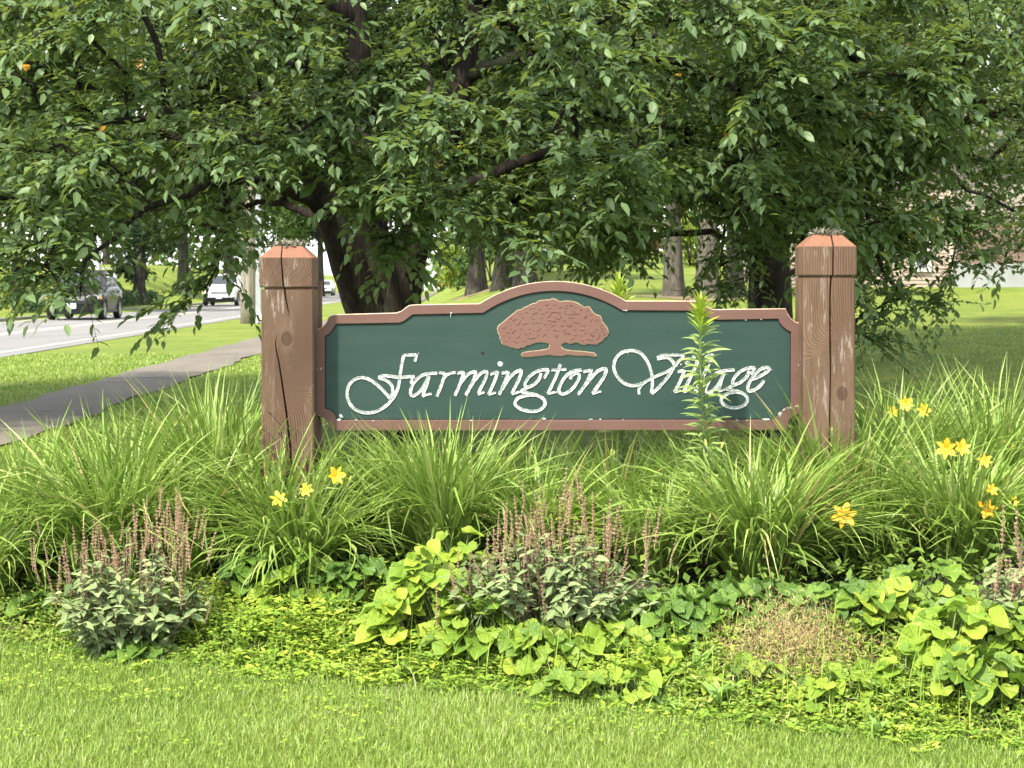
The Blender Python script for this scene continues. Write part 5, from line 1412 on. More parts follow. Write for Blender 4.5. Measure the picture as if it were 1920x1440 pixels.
# ------------------------------------------------------------------ trees
M['crab'] = leaf_mat('crabapple_leaf', [(0.0, (0.060, 0.110, 0.042)), (0.4, (0.092, 0.160, 0.064)), (0.8, (0.138, 0.215, 0.09)), (0.985, (0.18, 0.26, 0.09)), (1.0, (0.50, 0.24, 0.03))], 0.44, 0.48, 0.45, tcol=(0.24, 0.31, 0.03))
M['crab_obj'] = leaf_mat('crabapple_leaf_single', [(0.0, (0.092, 0.160, 0.064)), (0.6, (0.128, 0.205, 0.085)), (1.0, (0.165, 0.25, 0.095))], 0.44, 0.48, 0.45, 'obj', 'mid', tcol=(0.24, 0.31, 0.03))
M['far_leaf'] = leaf_mat('far_leaf', [(0.0, (0.03, 0.07, 0.018)), (0.5, (0.06, 0.12, 0.03)), (1.0, (0.11, 0.18, 0.04))], 0.3, 0.55, 0.3, tcol=(0.2, 0.26, 0.03))
M['far_leaf_dark'] = leaf_mat('far_leaf_dark', [(0.0, (0.018, 0.042, 0.016)), (0.5, (0.035, 0.07, 0.026)), (1.0, (0.06, 0.11, 0.035))], 0.22, 0.55, 0.3)
M['far_leaf_yellow'] = leaf_mat('far_leaf_yellow', [(0.0, (0.11, 0.18, 0.02)), (1.0, (0.28, 0.34, 0.04))], 0.35, 0.55, 0.3)
M['far_leaf_rust'] = leaf_mat('far_leaf_rust', [(0.0, (0.12, 0.08, 0.05)), (1.0, (0.22, 0.17, 0.09))], 0.3, 0.6, 0.2)

LT = np.array([(0, 0, 0), (.26, .225, .05), (.30, 0, 0), (.26, -.225, .05), (.62, .20, .03), (.66, 0, -.02), (.62, -.20, .03), (1.0, 0, -.12)])
LQ = np.array([[1, 2, 5, 4], [2, 3, 6, 5]]); LTR = np.array([[0, 2, 1], [0, 3, 2], [4, 5, 7], [5, 6, 7]])
def leaf_frames(X, U):
    X = X / (np.linalg.norm(X, axis=1)[:, None] + 1e-9)
    Yv = np.cross(U, X); Yv /= np.linalg.norm(Yv, axis=1)[:, None] + 1e-9
    return X, Yv, np.cross(X, Yv)
def leaf_mass(pos, X, U, size, tpl=LT, wide=None):
    X, Yv, Z = leaf_frames(X, U)
    w = np.ones(len(pos)) if wide is None else wide
    V = pos[:, None] + size[:, None, None] * (tpl[None, :, :1] * X[:, None] + (tpl[None, :, 1:2] * w[:, None, None]) * Yv[:, None] + tpl[None, :, 2:] * Z[:, None])
    n0 = (np.arange(len(pos)) * len(tpl))[:, None, None]
    return V.reshape(-1, 3), [(n0 + LQ[None]).reshape(-1, 4), (n0 + LTR[None]).reshape(-1, 3)]
def tubes_np(PN, r0, r1, sides=3):
    N, K = PN.shape[:2]
    D = np.gradient(PN, axis=1); D /= np.linalg.norm(D, axis=2)[..., None] + 1e-9
    A = np.cross(D, np.array([.3, .2, .93])); A /= np.linalg.norm(A, axis=2)[..., None] + 1e-9
    B = np.cross(D, A)
    r = r0[:, None] + (r1 - r0)[:, None] * np.linspace(0, 1, K)[None]
    th = np.arange(sides) / sides * 2 * math.pi
    V = PN[:, :, None] + r[:, :, None, None] * (np.cos(th)[None, None, :, None] * A[:, :, None] + np.sin(th)[None, None, :, None] * B[:, :, None])
    k = np.arange(sides)
    b = (np.arange(N) * K * sides)[:, None, None] + (np.arange(K - 1) * sides)[None, :, None]
    F = np.stack([b + k, b + (k + 1) % sides, b + sides + (k + 1) % sides, b + sides + k], -1).reshape(-1, 4)
    return V.reshape(-1, 3), F

def proj(p):
    p = np.atleast_2d(p)
    return 960 + FPX * p[:, 0] / p[:, 1], HOR + FPX * (EYE - p[:, 2]) / p[:, 1]

def big_tree(root, trunk_lines, limb_lines, targets, leaves_per, leaf_size, bark, twig_len=(.22, .48), singles=300, spray_tone=.2):
    """trunk_lines/limb_lines: (points, r0, r1). targets grow twigs from the nearest wood; leaves sit along the twigs"""
    nodes, par, rad = [], [], []
    tm = MB()
    for pts, r0, r1 in trunk_lines + limb_lines:
        C = catmull(pts, 6)
        d = np.concatenate([[0], np.cumsum(np.linalg.norm(np.diff(C, axis=0), axis=1))])
        s = np.arange(0, d[-1], .12)
        C = np.stack([np.interp(s, d, C[:, k]) for k in range(3)], 1)
        if r0 < .12: C[1:] += rng.normal(size=(len(C) - 1, 3)) * .012
        rr = r0 + (r1 - r0) * (np.linspace(0, 1, len(C)) ** .8)
        i0 = len(nodes)
        for k in range(len(C)):
            nodes.append(C[k]); par.append(i0 + k - 1 if k else -1); rad.append(rr[k])
        if r0 >= .1: # lobed, knotted bark
            C2 = C
            sides = 20
            D = np.gradient(C2, axis=0); D /= np.linalg.norm(D, axis=1)[:, None]
            A = np.cross(D, [0.1, 1, 0.1]); A /= np.linalg.norm(A, axis=1)[:, None]; B = np.cross(D, A)
            th = np.arange(sides) / sides * 2 * math.pi
            ph = rng.random() * 6
            zz = np.arange(len(C2)) * .12
            lob = 1 + .09 * np.sin(3 * th[None] + ph + zz[:, None] * .9) + .06 * np.sin(5 * th[None] - ph + zz[:, None] * 1.7) + .03 * rng.normal(size=(len(C2), sides))
            R = C2[:, None] + (rr[:, None] * lob)[..., None] * (np.cos(th)[None, :, None] * A[:, None] + np.sin(th)[None, :, None] * B[:, None])
            tm.loft(R)
        else:
            tm.tube(C, rr, 8, wob=.06)
    n_hand = len(nodes)
    cap_n = n_hand + len(targets) * 40
    NP = np.zeros((cap_n, 3)); NP[:n_hand] = nodes
    NR = np.zeros(cap_n); NR[:n_hand] = rad
    usable = np.zeros(cap_n, bool); usable[:n_hand] = NP[:n_hand, 2] > 1.15
    par = par + [0] * (cap_n - n_hand); cnt = n_hand
    base = np.array(root.location)
    core = np.array([base[0], base[1], 2.2])
    targets = targets[np.argsort(np.linalg.norm(targets - core, axis=1))]
    paths = []
    for p in targets:
        idx = np.nonzero(usable[:cnt])[0]
        dv = p - NP[idx]
        dist = np.linalg.norm(dv, axis=1)
        cost = dist + .35 * np.maximum(0, NP[idx, 2] - p[2] - .4) - 1.2 * np.minimum(NR[idx], .06)
        j = idx[np.argmin(cost)]
        a = NP[j]; L = np.linalg.norm(p - a)
        m = max(2, int(L / .16))
        mid = (a + p) / 2 + np.array([0, 0, .16 * L]) + rng.normal(size=3) * .06 * L
        t = np.linspace(0, 1, m + 1)[:, None]
        C = (1 - t) ** 2 * a + 2 * t * (1 - t) * mid + t * t * p
        C[1:-1] += rng.normal(size=(m - 1, 3)) * .012
        ids = [j]
        for k in range(1, min(m + 1, 39)):
            NP[cnt] = C[k]; par[cnt] = ids[-1]; usable[cnt] = True; ids.append(cnt); cnt += 1
        paths.append(ids)
    count = np.zeros(cnt)
    for ids in paths: count[ids[-1]] += 1
    for k in range(cnt - 1, n_hand - 1, -1): count[par[k]] += count[k]
    bm_ = MB()
    for ids in paths:
        r = .0042 * np.sqrt(np.maximum(count[ids], 1)) ** 1.15
        r = np.minimum(r, .03); r[0] = min(r[0], r[1] * 1.15)
        bm_.tube(NP[ids], r, 5, cap=False)
    tm.build('trunk', bark, root, True)
    bo = bm_.build('branches', bark, root, True); bo['kind'] = 'stuff'
    # twigs
    S_, D_, L_, Q_ = [], [], [], []
    for ids, lp in zip(paths, leaves_per(np.array([NP[i[-1]] for i in paths]))):
        a, b = NP[ids[max(0, len(ids) - 4)]], NP[ids[-1]]
        dr = (b - a) / (np.linalg.norm(b - a) + 1e-9)
        out = np.array([b[0] - base[0], b[1] - base[1], 0]); out /= np.linalg.norm(out) + 1e-9
        tone0 = rng.normal() * spray_tone
        for k in range(int(lp)):
            u = rng.random() ** .6
            s = a + (b - a) * u
            d = dr * .7 + out * .35 + rng.normal(size=3) * .55; d[2] = d[2] * .6 + .05
            d /= np.linalg.norm(d)
            S_.append(s); D_.append(d); L_.append(rng.uniform(*twig_len)); Q_.append(tone0)
    S_, D_, L_, Q_ = map(np.array, (S_, D_, L_, Q_))
    N = len(S_); K = 3
    t = np.linspace(0, 1, K)
    droop = rng.uniform(.05, .42, N)
    TW = S_[:, None] + D_[:, None] * (L_[:, None] * t[None])[..., None]
    TW[:, :, 2] -= droop[:, None] * L_[:, None] * t[None] ** 2
    V, F = tubes_np(TW, np.full(N, .0032), np.full(N, .0012))
    part_mesh('twigs', V, [F], bark, root)['kind'] = 'stuff'
    nl = 12
    u = np.linspace(.12, 1.0, nl)[None] + rng.normal(size=(N, nl)) * .02
    pos = S_[:, None] + D_[:, None] * (L_[:, None] * u)[..., None]
    pos[:, :, 2] -= droop[:, None] * L_[:, None] * u ** 2
    dd = np.repeat(D_[:, None], nl, 1).copy(); dd[:, :, 2] -= 2 * droop[:, None] * u
    side = np.cross(dd, np.array([0, 0, 1.0])); side /= np.linalg.norm(side, axis=2)[..., None] + 1e-9
    sgn = np.where(np.arange(nl) % 2 == 0, 1.0, -1.0)[None, :, None]
    tipw = (u > .93)[..., None]
    X = dd * .55 + side * sgn * np.where(tipw, .15, .8) + rng.normal(size=dd.shape) * .25
    X[:, :, 2] += rng.uniform(-.42, .12, (N, nl))
    U = np.array([0, 0, 1.0]) + rng.normal(size=dd.shape) * .35
    pos, X, U = pos.reshape(-1, 3), X.reshape(-1, 3), U.reshape(-1, 3)
    size = leaf_size * np.clip(rng.normal(.92, .22, len(pos)), .4, 1.45)
    above = pos[:, 2] > EYE + (HOR + 70) * pos[:, 1] / FPX
    size = np.where(above, size * 1.5, size)
    tone = np.clip(.42 + np.repeat(Q_, nl) + rng.normal(size=len(pos)) * .13, 0, .97)
    tone[rng.random(len(pos)) < .0012] = 1.0
    # front leaves that show largest become leaves of their own
    px, py = proj(pos)
    vis = (px > 0) & (px < 1920) & (py > 0) & (py < 700)
    cell = (px // 48).astype(int) * 100 + (py // 40).astype(int)
    order = np.argsort(pos[:, 1])
    seen, pick = set(), []
    for i in order:
        if vis[i] and cell[i] not in seen and tone[i] < .99:
            seen.add(cell[i]); pick.append(i)
            if len(pick) >= singles: break
    mask = np.ones(len(pos), bool); mask[pick] = False
    near = mask & (pos[:, 1] < base[1] - .6) & vis; rest = mask & ~near; far = rest & ~vis; rest = rest & vis
    V1, F1 = leaf_mass(pos[near], X[near], U[near], size[near], wide=rng.uniform(.85, 1.15, near.sum()))
    Xr, Yr, Zr = leaf_frames(X[rest], U[rest])
    tp = np.array([(0, 0, 0), (.42, .23, .05), (.46, 0, 0), (.42, -.23, .05), (1.0, 0, -.12)])
    V2 = (pos[rest][:, None] + size[rest][:, None, None] * (tp[None, :, :1] * Xr[:, None] + tp[None, :, 1:2] * Yr[:, None] + tp[None, :, 2:] * Zr[:, None])).reshape(-1, 3)
    n0 = len(V1) + (np.arange(rest.sum()) * 5)[:, None]
    F2 = np.concatenate([n0 + np.array([[0, 2, 1]]), n0 + np.array([[0, 3, 2]]), n0 + np.array([[1, 2, 4]]), n0 + np.array([[2, 3, 4]])])
    Xr, Yr, Zr = leaf_frames(X[far], U[far])
    tq = np.array([(0, 0, 0), (.45, .24, .03), (1.0, 0, -.10), (.45, -.24, .03)])
    V3 = (pos[far][:, None] + size[far][:, None, None] * (tq[None, :, :1] * Xr[:, None] + tq[None, :, 1:2] * Yr[:, None] + tq[None, :, 2:] * Zr[:, None])).reshape(-1, 3)
    F3 = len(V1) + len(V2) + (np.arange(far.sum()) * 4)[:, None] + np.array([[0, 3, 2, 1]])
    part_mesh('crown', np.concatenate([V1, V2, V3]), F1 + [F2, F3], M['crab'], root, True, {'tone': np.concatenate([np.repeat(tone[near], len(LT)), np.repeat(tone[rest], 5), np.repeat(tone[far], 4)])})['kind'] = 'stuff'
    me = mesh_np('leaf', LT, [LQ, LTR], M['crab_obj'], True, uv=LT[:, :2])
    Xn, Yn, Zn = leaf_frames(X, U)
    for i in pick:
        o = new_obj('leaf', me, root); o.matrix_local = mat4(pos[i] - base, Xn[i], Yn[i], Zn[i], size[i] * 1.05)
    print('TREE', root.name, 'leaves', len(pos), 'wood nodes', cnt)

ENV_X = [-400, 0, 20, 100, 180, 195, 240, 300, 330, 400, 455, 480, 560, 640, 700, 790, 815, 860, 1000, 1130, 1180, 1215, 1235, 1290, 1345, 1400, 1450, 1500, 1560, 1600, 1640, 1680, 1710, 1790, 1830, 1890, 1930, 2400]
ENV_Y = [590, 560, 570, 580, 540, 445, 435, 445, 470, 500, 490, 430, 420, 400, 500, 510, 450, 460, 515, 530, 510, 440, 420, 400, 430, 500, 520, 540, 580, 600, 590, 510, 475, 480, 480, 480, 495, 500]
def ell_targets(n, c, r, inner=.35, cond=None, zmin_above=None, in_frame=True, margin=42):
    out = []
    c, r = np.array(c, float), np.array(r, float)
    while len(out) < n:
        q = rng.uniform(-1, 1, 3)
        rho = np.linalg.norm(q)
        if rho > 1: continue
        if rho < .62 and rng.random() > inner: continue
        p = c + q * r
        px, py = proj(p); px, py = px[0], py[0]
        if (py > -60) != in_frame: continue
        if py > np.interp(px, ENV_X, ENV_Y) - margin: continue
        if in_frame and (px < -160 or px > 2080): continue
        if cond is not None and not cond(px, py, p): continue
        out.append(p)
    return np.array(out)

# --- forked crabapple left of centre
dA = 12.6
bA = np.array([(712 - 960) * dA / FPX, dA, 0.0]); bA[2] = T(bA[0], bA[1])
treeA = thing('crabapple_tree', bA, 'spreading crabapple with forked dark trunk behind the left half of the sign', 'tree', 'crabapple trees behind the sign')
Q = lambda px, py, dz=0.0: P(px, py, dA + dz)
g0 = bA + np.array([0, 0, -.15])
trunkA = [
 ([g0 + [.02, 0, 0], Q(716, 760), Q(705, 640), Q(672, 545, -.1), Q(632, 440, -.25), Q(588, 335, -.4), Q(540, 250, -.7), Q(480, 180, -1.1)], .225, .04),
 ([g0 + [.05, .1, 0], Q(722, 720, .1), Q(716, 600, .12), Q(704, 480, .15), Q(690, 350, .2), Q(682, 200, .3), Q(672, 40, .3), Q(650, -160, .3)], .19, .05),
 ([g0 + [.12, 0, 0], Q(738, 740, 0), Q(748, 620, 0), Q(760, 520, -.05), Q(785, 420, 0), Q(825, 290, .2), Q(868, 150, .3), Q(895, 0, .3), Q(930, -180, .2)], .17, .05),
]
limbA = [
 ([Q(785, 420), Q(860, 350, -.2), Q(960, 315, -.4), Q(1070, 270, -.5), Q(1190, 250, -.5)], .075, .02),
 ([Q(620, 410, -.25), Q(560, 365, -.6), Q(480, 340, -1.0), Q(380, 350, -1.6), Q(260, 400, -2.0), Q(150, 500, -2.2)], .042, .012),
 ([Q(560, 290, -.55), Q(460, 250, -1.2), Q(330, 220, -1.8), Q(190, 230, -2.3), Q(60, 300, -2.6)], .05, .012),
 ([Q(690, 350, .2), Q(640, 270, -.3), Q(600, 180, -1.0), Q(560, 100, -1.7), Q(540, 60, -2.3)], .06, .015),
 ([Q(684, 220, .3), Q(740, 150, -.4), Q(770, 100, -1.2), Q(800, 120, -2.0), Q(800, 200, -2.5)], .055, .015),
 ([Q(868, 150, .3), Q(960, 110, 0), Q(1080, 80, -.3), Q(1065, 160, -.5), Q(1040, 260, -.7)], .055, .015),
 ([Q(895, 0, .3), Q(1010, -80, 0), Q(1160, -60, -.2), Q(1290, 15, -.3), Q(1400, 58, -.3), Q(1500, 82, -.3), Q(1580, 100, -.4), Q(1650, 140, -.5), Q(1750, 175, -.6), Q(1850, 190, -.7)], .075, .015),
 ([Q(672, 40, .3), Q(520, -60, 0), Q(350, -60, -.6), Q(150, 10, -1.2), Q(0, 120, -1.5)], .065, .015),
 ([Q(760, 520, -.05), Q(790, 470, -.5), Q(800, 400, -1.0), Q(770, 380, -1.6)], .035, .012),
 ([Q(640, 450, -.2), Q(580, 400, -.1), Q(500, 380, .4), Q(400, 400, 1.0)], .04, .012),
 ([Q(716, 600, .12), Q(740, 480, .6), Q(800, 350, 1.4), Q(850, 250, 2.2)], .06, .015),
 ([Q(690, 350, .2), Q(600, 250, 1.0), Q(480, 200, 1.8), Q(380, 180, 2.4)], .05, .015),
]
def condA(px, py, p):
    if 520 < px < 870 and 200 < py < 480 and p[1] < 13.2 and rng.random() > .55: return False
    if 850 < px < 1010 and 320 < py < 430 and rng.random() > .6: return False
    return True
tA = np.concatenate([ell_targets(150, (-1.6, 14.2, 3.0), (3.6, 1.7, 2.6), .8, lambda px, py, p: px < 560 and py < 330),
                     ell_targets(470, (-.95, 12.5, 3.1), (4.1, 3.3, 3.0), .4, condA),
                     ell_targets(200, (-.9, 12.6, 3.9), (4.3, 3.4, 3.4), .3, None, in_frame=False),
                     np.array([Q(px, py, dz) for px, py, dz in [(60, 545, -2.6), (30, 530, -2.5), (105, 520, -2.6), (150, 560, -2.5), (420, 470, -1.6), (405, 505, -1.6), (385, 540, -1.7), (350, 570, -1.7), (440, 440, -1.5), (60, 460, -2.6), (120, 430, -2.7), (85, 500, -2.5), (760, 440, -1.6), (740, 480, -1.5), (720, 450, -1.6), (790, 400, -1.8), (780, 330, -2.0), (800, 250, -2.4), (810, 200, -2.5), (640, 330, -1.4), (600, 280, -1.6), (700, 300, -1.5), (660, 250, -1.8), (560, 300, -1.7), (740, 350, -1.4), (690, 390, -1.2), (640, 180, -2.0), (700, 120, -2.0), (540, 200, -2.0)]])])
big_tree(treeA, trunkA, limbA, tA, lambda p: np.where(p[:, 2] > EYE + 590 * p[:, 1] / FPX, 6, np.where(proj(p)[1] > 460, 6, 15)), .076, M['bark'])

# --- second crabapple right of centre
dB = 16.0
bB = np.array([(1448 - 960) * dB / FPX, dB, 0.0]); bB[2] = T(bB[0], bB[1])
treeB = thing('crabapple_tree', bB, 'crabapple with a single dark trunk just left of the right post', 'tree', 'crabapple trees behind the sign')
Q = lambda px, py, dz=0.0: P(px, py, dB + dz)
g0 = bB + np.array([0, 0, -.15])
trunkB = [([g0, Q(1448, 640), Q(1446, 520), Q(1442, 420), Q(1432, 300), Q(1410, 160), Q(1370, 20), Q(1340, -160)], .20, .06)]
limbB = [
 ([Q(1438, 380), Q(1520, 300, -.4), Q(1620, 260, -.8), Q(1730, 280, -1.2), Q(1820, 370, -1.4)], .08, .015),
 ([Q(1430, 290), Q(1500, 200, .3), Q(1600, 130, .5), Q(1740, 80, .5), Q(1880, 90, .4), Q(2000, 150, .3)], .08, .015),
 ([Q(1436, 330), Q(1360, 260, -.6), Q(1270, 230, -1.3), Q(1170, 260, -1.9), Q(1100, 340, -2.2)], .075, .015),
 ([Q(1425, 250), Q(1440, 160, -1.0), Q(1480, 120, -2.0), Q(1540, 180, -3.0), Q(1600, 320, -3.5), Q(1640, 450, -3.6)], .075, .015),
 ([Q(1405, 140), Q(1320, 60, -.8), Q(1200, 20, -1.6), Q(1080, 60, -2.2)], .065, .015),
 ([Q(1436, 340), Q(1400, 270, -1.2), Q(1370, 280, -2.2), Q(1350, 360, -3.0)], .06, .015),
 ([Q(1370, 20), Q(1450, -100, .3), Q(1600, -150, .3), Q(1780, -80, 0), Q(1900, 40, -.3)], .06, .015),
 ([Q(1432, 300), Q(1480, 180, 1.2), Q(1560, 120, 2.4), Q(1640, 100, 3.2)], .06, .015),
 ([Q(1425, 240), Q(1340, 150, 1.0), Q(1220, 120, 2.0), Q(1120, 150, 2.8)], .06, .015),
]
def condB(px, py, p):
    if 1395 < px < 1500 and 430 < py: return False
    return True
tB = np.concatenate([ell_targets(600, (2.7, 15.4, 3.3), (4.6, 4.1, 3.5), .35, condB),
                     ell_targets(150, (2.6, 15.6, 4.6), (4.8, 4.2, 4.0), .3, None, in_frame=False),
                     np.array([Q(px, py, dz) for px, py, dz in [(1630, 640, -3.8), (1650, 590, -3.7), (1690, 560, -3.6), (1740, 575, -3.4), (1620, 560, -3.8), (1600, 610, -3.8), (1660, 520, -3.6), (1560, 560, -3.9), (1400, 520, -3.9), (1370, 540, -3.9), (1420, 470, -3.8), (1350, 500, -3.6), (1880, 500, -2.4), (1840, 480, -2.6), (1780, 520, -3.2)]])])
big_tree(treeB, trunkB, limbB, tB, lambda p: np.where(p[:, 2] > EYE + 590 * p[:, 1] / FPX, 6, np.where(proj(p)[1] > 500, 10, 17)), .069, M['bark'])

# ------------------------------------------------------------------ trees farther off
QT = np.array([(0, 0, 0), (.5, .26, .08), (.5, -.26, .08), (1, 0, -.08)])
def clump_leaves(name, pos, size, mat, tone, parent=None, U0=None):
    N = len(pos)
    X = rng.normal(size=(N, 3)); X[:, 2] -= .3
    U = np.array([0, 0, 1.0]) * 1.0 + rng.normal(size=(N, 3)) * .7
    X, Yv, Z = leaf_frames(X, U)
    V = pos[:, None] + size[:, None, None] * (QT[None, :, :1] * X[:, None] + QT[None, :, 1:2] * Yv[:, None] + QT[None, :, 2:] * Z[:, None])
    n0 = (np.arange(N) * 4)[:, None]
    F = np.concatenate([n0 + np.array([[0, 2, 1]]), n0 + np.array([[1, 2, 3]])])
    return mesh_np(name, V.reshape(-1, 3), [F], mat, False, {'tone': np.repeat(tone, 4)})
def crown_points(n, h0, h1, r, lumps=16):
    """points gathered into leafy boughs inside a crown between heights h0 and h1"""
    cz = (h0 + h1) / 2; hz = (h1 - h0) / 2
    L = []
    for _ in range(lumps):
        q = rng.normal(size=3); q /= np.linalg.norm(q); q *= rng.uniform(.35, .85)
        L.append((np.array([q[0] * r, q[1] * r, cz + q[2] * hz]), rng.uniform(.25, .45) * r))
    k = rng.integers(0, lumps, n)
    d = rng.normal(size=(n, 3)); d /= np.linalg.norm(d, axis=1)[:, None]; d *= (rng.random(n) ** .45)[:, None]
    C = np.array([l[0] for l in L])[k]; R = np.array([l[1] for l in L])[k]
    return C + d * R[:, None] * np.array([1, 1, .75]), k
def far_tree_mesh(h, h0, r, tr, n, size, leaf, bark, lumps=18):
    pts, k = crown_points(n, h0, h, r, lumps)
    tone = np.clip(rng.normal(.45, .2, n) + (np.array([rng.normal() * .15 for _ in range(lumps)])[k]), 0, 1)
    cr = clump_leaves('crown', pts, size * rng.uniform(.6, 1.3, n), leaf, tone)
    mb = MB()
    zz = np.linspace(-.4, h * .8, 14)
    flare = 1 + .5 * np.exp(-np.maximum(zz, 0) / (tr * 1.4))
    C = np.stack([.10 * tr * np.sin(zz * .5), .1 * tr * np.cos(zz * .4), zz], 1)
    D = 12; th = np.arange(18) / 18 * 2 * math.pi
    rr = tr * flare * (1 - .75 * np.maximum(zz, 0) / (h * .8))
    lob = 1 + (.10 * np.sin(5 * th + 1) + .06 * np.sin(3 * th))[None] * (flare - .6)[:, None] + .02 * rng.normal(size=(14, 18))
    mb.loft(np.stack([C[:, None, 0] + rr[:, None] * lob * np.cos(th), C[:, None, 1] + rr[:, None] * lob * np.sin(th), np.repeat(zz[:, None], 18, 1)], -1))
    for _ in range(9):
        z = rng.uniform(max(h0 * .9, h * .3), h * .72); a = rng.random() * 6.28; l = r * rng.uniform(.5, .9)
        p0 = np.array([0, 0, z]); p1 = p0 + np.array([math.cos(a) * l, math.sin(a) * l, l * rng.uniform(.2, .7)])
        mb.tube(catmull([p0, (p0 + p1) / 2 + [0, 0, .1 * l], p1], 4), np.linspace(tr * .35, tr * .06, 9), 6)
    tk = mb.build('trunk', bark, link=False)
    return tk, cr
def plant_tree(meshes, loc, label, group, scale=1.0, rz=0.0, cat='tree', name='shade_tree', sx=1.0):
    t = thing(name, loc, label, cat, group)
    t.rotation_euler = (0, 0, rz); t.scale = (scale * sx, scale * sx, scale)
    if meshes[0] is not None: new_obj('trunk', meshes[0], t)
    c = new_obj('crown', meshes[1], t); c['kind'] = 'stuff'
    return t
FT = {
 'grey': far_tree_mesh(15, 5.2, 5.0, .30, 5200, .42, M['far_leaf'], M['bark_grey']),
 'grey2': far_tree_mesh(17, 6.0, 5.2, .36, 5200, .42, M['far_leaf'], M['bark_grey']),
 'dark': far_tree_mesh(14, 3.0, 5.0, .45, 6000, .42, M['far_leaf_dark'], M['bark_far']),
 'street': far_tree_mesh(13, 2.6, 4.6, .28, 5200, .45, M['far_leaf'], M['bark_far']),
 'cedar': far_tree_mesh(9, .6, 2.6, .35, 5200, .32, M['far_leaf_dark'], M['bark_far'], 24),
}
def at_ground(px, py, dfix=None):
    if dfix is None: return G(px, py)
    x = (px - 960) * dfix / FPX
    return np.array([x, dfix, T(x, dfix)])
for key, px, py, wpx, lab in [('grey', 1262, 557, 38, 'grey trunked tree rising behind the right part of the sign, leftmost of three'), ('grey2', 1327, 561, 44, 'thick lichen-spotted grey trunked tree behind the tall lily'), ('grey', 1377, 556, 33, 'slimmer grey trunked tree between the tall lily and the second crabapple'),
                              ('dark', 893, 549, 36, 'dark trunked tree at the edge of the lawn, nearest the footpath'), ('dark', 945, 541, 30, 'dark trunked tree just right of the one nearest the footpath'), ('dark', 984, 536, 20, 'thin dark trunked tree glimpsed above the arch of the sign')]:
    g = at_ground(px, py)
    r = wpx * g[1] / FPX / 2
    base_r = {'grey': .30, 'grey2': .36, 'dark': .45}[key]
    plant_tree(FT[key], g, lab, 'tall trees on the lawn behind the sign', max(.8, r / base_r * .92), rng.random() * 6, sx=1.0)
for key, px, d, sc, lab in [('dark', -20, 92, 1.0, 'dark tree at the far left edge across the road'), ('dark', 34, 88, .75, 'thinner dark tree across the road, second from the left edge'), ('cedar', 262, 98, 1.0, 'dark dense evergreen across the road right of the dark car'), ('street', 120, 84, 1.25, 'leafy tree across the road behind the dark car'), ('street', 345, 128, 1.55, 'leafy tree on the sunlit slope across the road'), ('street', 430, 152, 1.8, 'leafy tree across the road behind the white car'), ('dark', 540, 200, 1.1, 'far tree across the road behind the left post'),
                            ('street', 600, 175, 1.35, 'far tree across the road seen between the left post and the forked trunk'), ('street', 200, 170, 1.2, 'far leafy tree on the slope across the road'), ('street', -90, 150, 1.2, 'far leafy tree beyond the left edge')]:
    plant_tree(FT[key], at_ground(px, 0, d), lab, 'trees across the road', sc, rng.random() * 6)
for px, d, sc, lab in [(1040, 95, 1.0, 'background tree beyond the lawn above the arch of the sign'), (1180, 110, 1.0, 'background tree on the rising lawn left of the three grey trunks'), (1560, 95, 1.0, 'background tree behind the right post'), (1700, 100, 1.1, 'background tree behind the beige house'), (1880, 105, 1.1, 'background tree behind the brick wall'), (1330, 130, 1.2, 'far background tree behind the three grey trunks'), (1460, 120, 1.2, 'far background tree behind the second crabapple')]:
    plant_tree(FT['street'], at_ground(px, 0, d), lab, 'trees behind the lawn', sc, rng.random() * 6)
SH1 = far_tree_mesh(9.5, 3.1, 4.6, .26, 17000, .25, M['far_leaf_dark'], M['bark'], 26)
SH0 = far_tree_mesh(9.5, 1.9, 4.6, .26, 17000, .23, M['far_leaf_dark'], M['bark'], 28)
plant_tree(FT['street'], at_ground(708, 0, 50), 'leafy tree beside the footpath directly behind the forked crabapple trunk', 'street trees on the verge', 1.1, .4)
plant_tree(SH1, np.array([2.96, 21.0, T(2.96, 21.0)]), 'darker shade tree directly behind the second crabapple', 'shade trees beside the crabapples', 1.05, 5.2)
plant_tree(SH0, np.array([-7.7, 18.0, T(-7.7, 18.0)]), 'darker tree just outside the left edge whose boughs fill the upper left corner', 'shade trees beside the crabapples', 1.15, 1.0)
g = at_ground(1540, 0, 27)
plant_tree(SH1, g, 'darker shade tree standing behind the right post and the second crabapple', 'shade trees beside the crabapples', 1.25, 2.2)
plant_tree(SH1, np.array([12.0, 33.0, T(12.0, 33.0)]), 'darker shade tree just outside the right edge in front of the house', 'shade trees beside the crabapples', 1.25, 4.0)
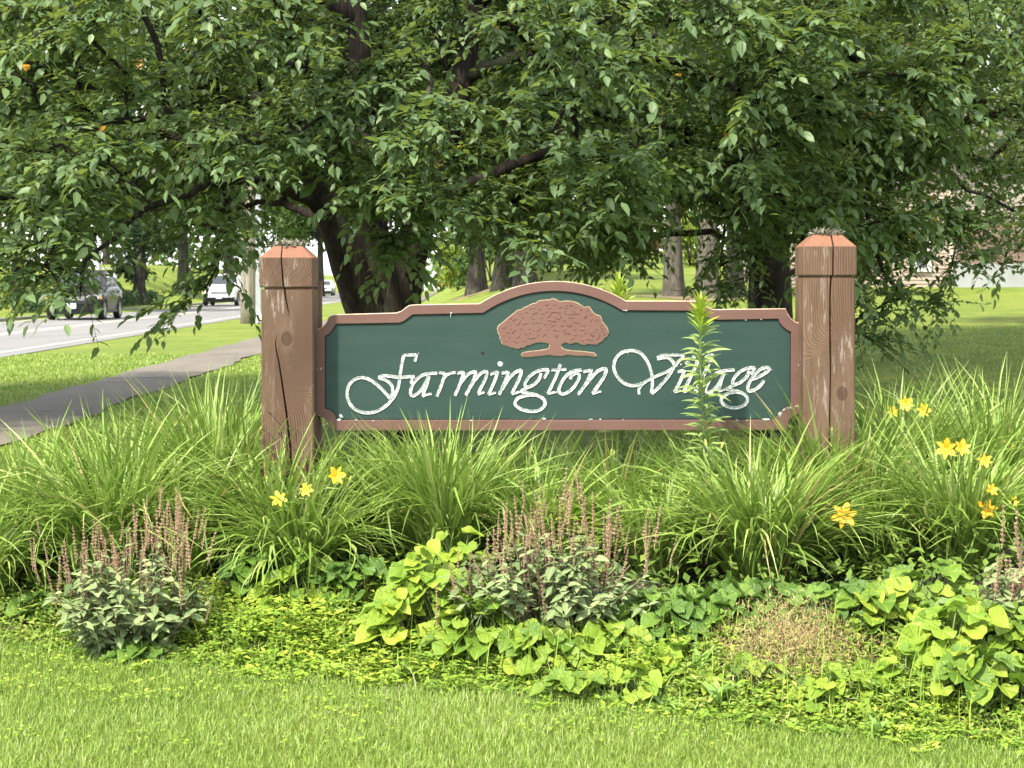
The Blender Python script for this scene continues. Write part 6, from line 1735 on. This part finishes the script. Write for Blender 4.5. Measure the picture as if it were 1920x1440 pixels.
# shrubs
def shrub(loc, r, h, n, size, mat, label, group='shrubs beyond the lawn'):
    loc = np.array(loc); t = thing('shrub', loc, label, 'shrub', group)
    pts, k = crown_points(n, .0, h, r, 14)
    pts[:, 2] = np.maximum(pts[:, 2], .03)
    tone = np.clip(rng.normal(.5, .22, n), 0, 1)
    o = new_obj('foliage', clump_leaves('foliage', pts, size * rng.uniform(.6, 1.3, n), M[mat], tone), t); o['kind'] = 'stuff'
    mb = MB()
    for _ in range(6):
        a = rng.random() * 6.28; mb.tube(catmull([(0, 0, -.05), (.2 * r * math.cos(a), .2 * r * math.sin(a), h * .3), (.6 * r * math.cos(a), .6 * r * math.sin(a), h * .7)], 3), .03, 5)
    mb.build('stem', M['bark_far'], t, True, rel=False)
for px, d, r, h, mat, lab in [(858, 95, 1.4, 2.6, 'far_leaf_yellow', 'bright yellow-green shrub leaning over the footpath'), (880, 88, 1.2, 2.2, 'far_leaf', 'green shrub left of the dark trunk by the footpath'), (920, 85, 1.6, 2.8, 'far_leaf', 'green shrub between the two dark trunks'), (970, 82, 1.6, 2.6, 'far_leaf', 'green shrub right of the two dark trunks'), (1030, 78, 1.8, 2.4, 'far_leaf_dark', 'dark shrub above the arch of the sign'), (1110, 80, 1.8, 2.2, 'far_leaf_dark', 'dark shrub right of the arch of the sign'), (1295, 88, 1.6, 2.6, 'far_leaf_yellow', 'yellowish shrub between the two nearest grey trunks'), (1205, 84, 1.4, 3.2, 'far_leaf_rust', 'rusty brown shrub left of the three grey trunks'), (1420, 70, 1.2, 1.5, 'far_leaf', 'green shrub left of the dark crabapple trunk'), (845, 130, 1.6, 2.2, 'far_leaf_yellow', 'far yellow-green shrub beside the footpath')]:
    shrub(at_ground(px, 0, d), r, h, 1500, .20, mat, lab)
# low ground-cover hedge across the road
hg = thing('hedge', at_ground(320, 0, 88), 'low dark hedge along the far kerb across the road', 'hedge')
n = 7000
yy = rng.uniform(72, 104, n); off = -17.6 + rng.normal(size=n) * .35
pts = np.stack([off - VP * yy, yy, 0 * yy], 1); pts[:, 2] = terr(pts[:, 0], pts[:, 1]) + .75 * rng.random(n) ** .7
o = new_obj('foliage', clump_leaves('foliage', pts - np.array(hg.location), .2 * rng.uniform(.6, 1.3, n), M['far_leaf_dark'], np.clip(rng.normal(.5, .25, n), 0, 1)), hg); o['kind'] = 'stuff'
# wood far behind everything
n = 26000
x = rng.uniform(-150, 150, n); y = 185 + rng.uniform(0, 30, n) + .0 * x
keepw = np.abs(x + VP * y + 12) > 9
x, y = x[keepw], y[keepw]; n = len(x)
top = 11 + 3.5 * np.sin(x * .21) + 2.5 * np.sin(x * .53 + 1)
z = terr(x, y) + top * rng.random(n) ** .8
tag(new_obj('woodland', clump_leaves('woodland', np.stack([x, y, z], 1), 1.3 * rng.uniform(.6, 1.3, n), M['far_leaf'], np.clip(rng.normal(.45, .2, n) + .15 * np.sin(x * .35), 0, 1))), 'far green woodland closing the view behind the lawn and the road', None, None, 'stuff')
# rings of fallen needles under the grey trunks
for px, py in ((1262, 557), (1330, 562), (900, 549)):
    g = at_ground(px, py)
    n = 26; a = np.arange(n) / n * 6.283
    V = [(g[0], g[1], T(g[0], g[1]) + .03)] + [(g[0] + 1.0 * math.cos(t_) * (1 + .2 * math.sin(3 * t_)), g[1] + 1.2 * math.sin(t_), T(g[0] + 1.0 * math.cos(t_), g[1] + 1.2 * math.sin(t_)) + .012) for t_ in a]
    tag(new_obj('mulch', mesh_np('mulch', np.array(V), [np.array([[0, 1 + i, 1 + (i + 1) % n] for i in range(n)])], M['mulch'], True)), 'brown fallen needles on the lawn round a tree trunk', None, None, 'structure')
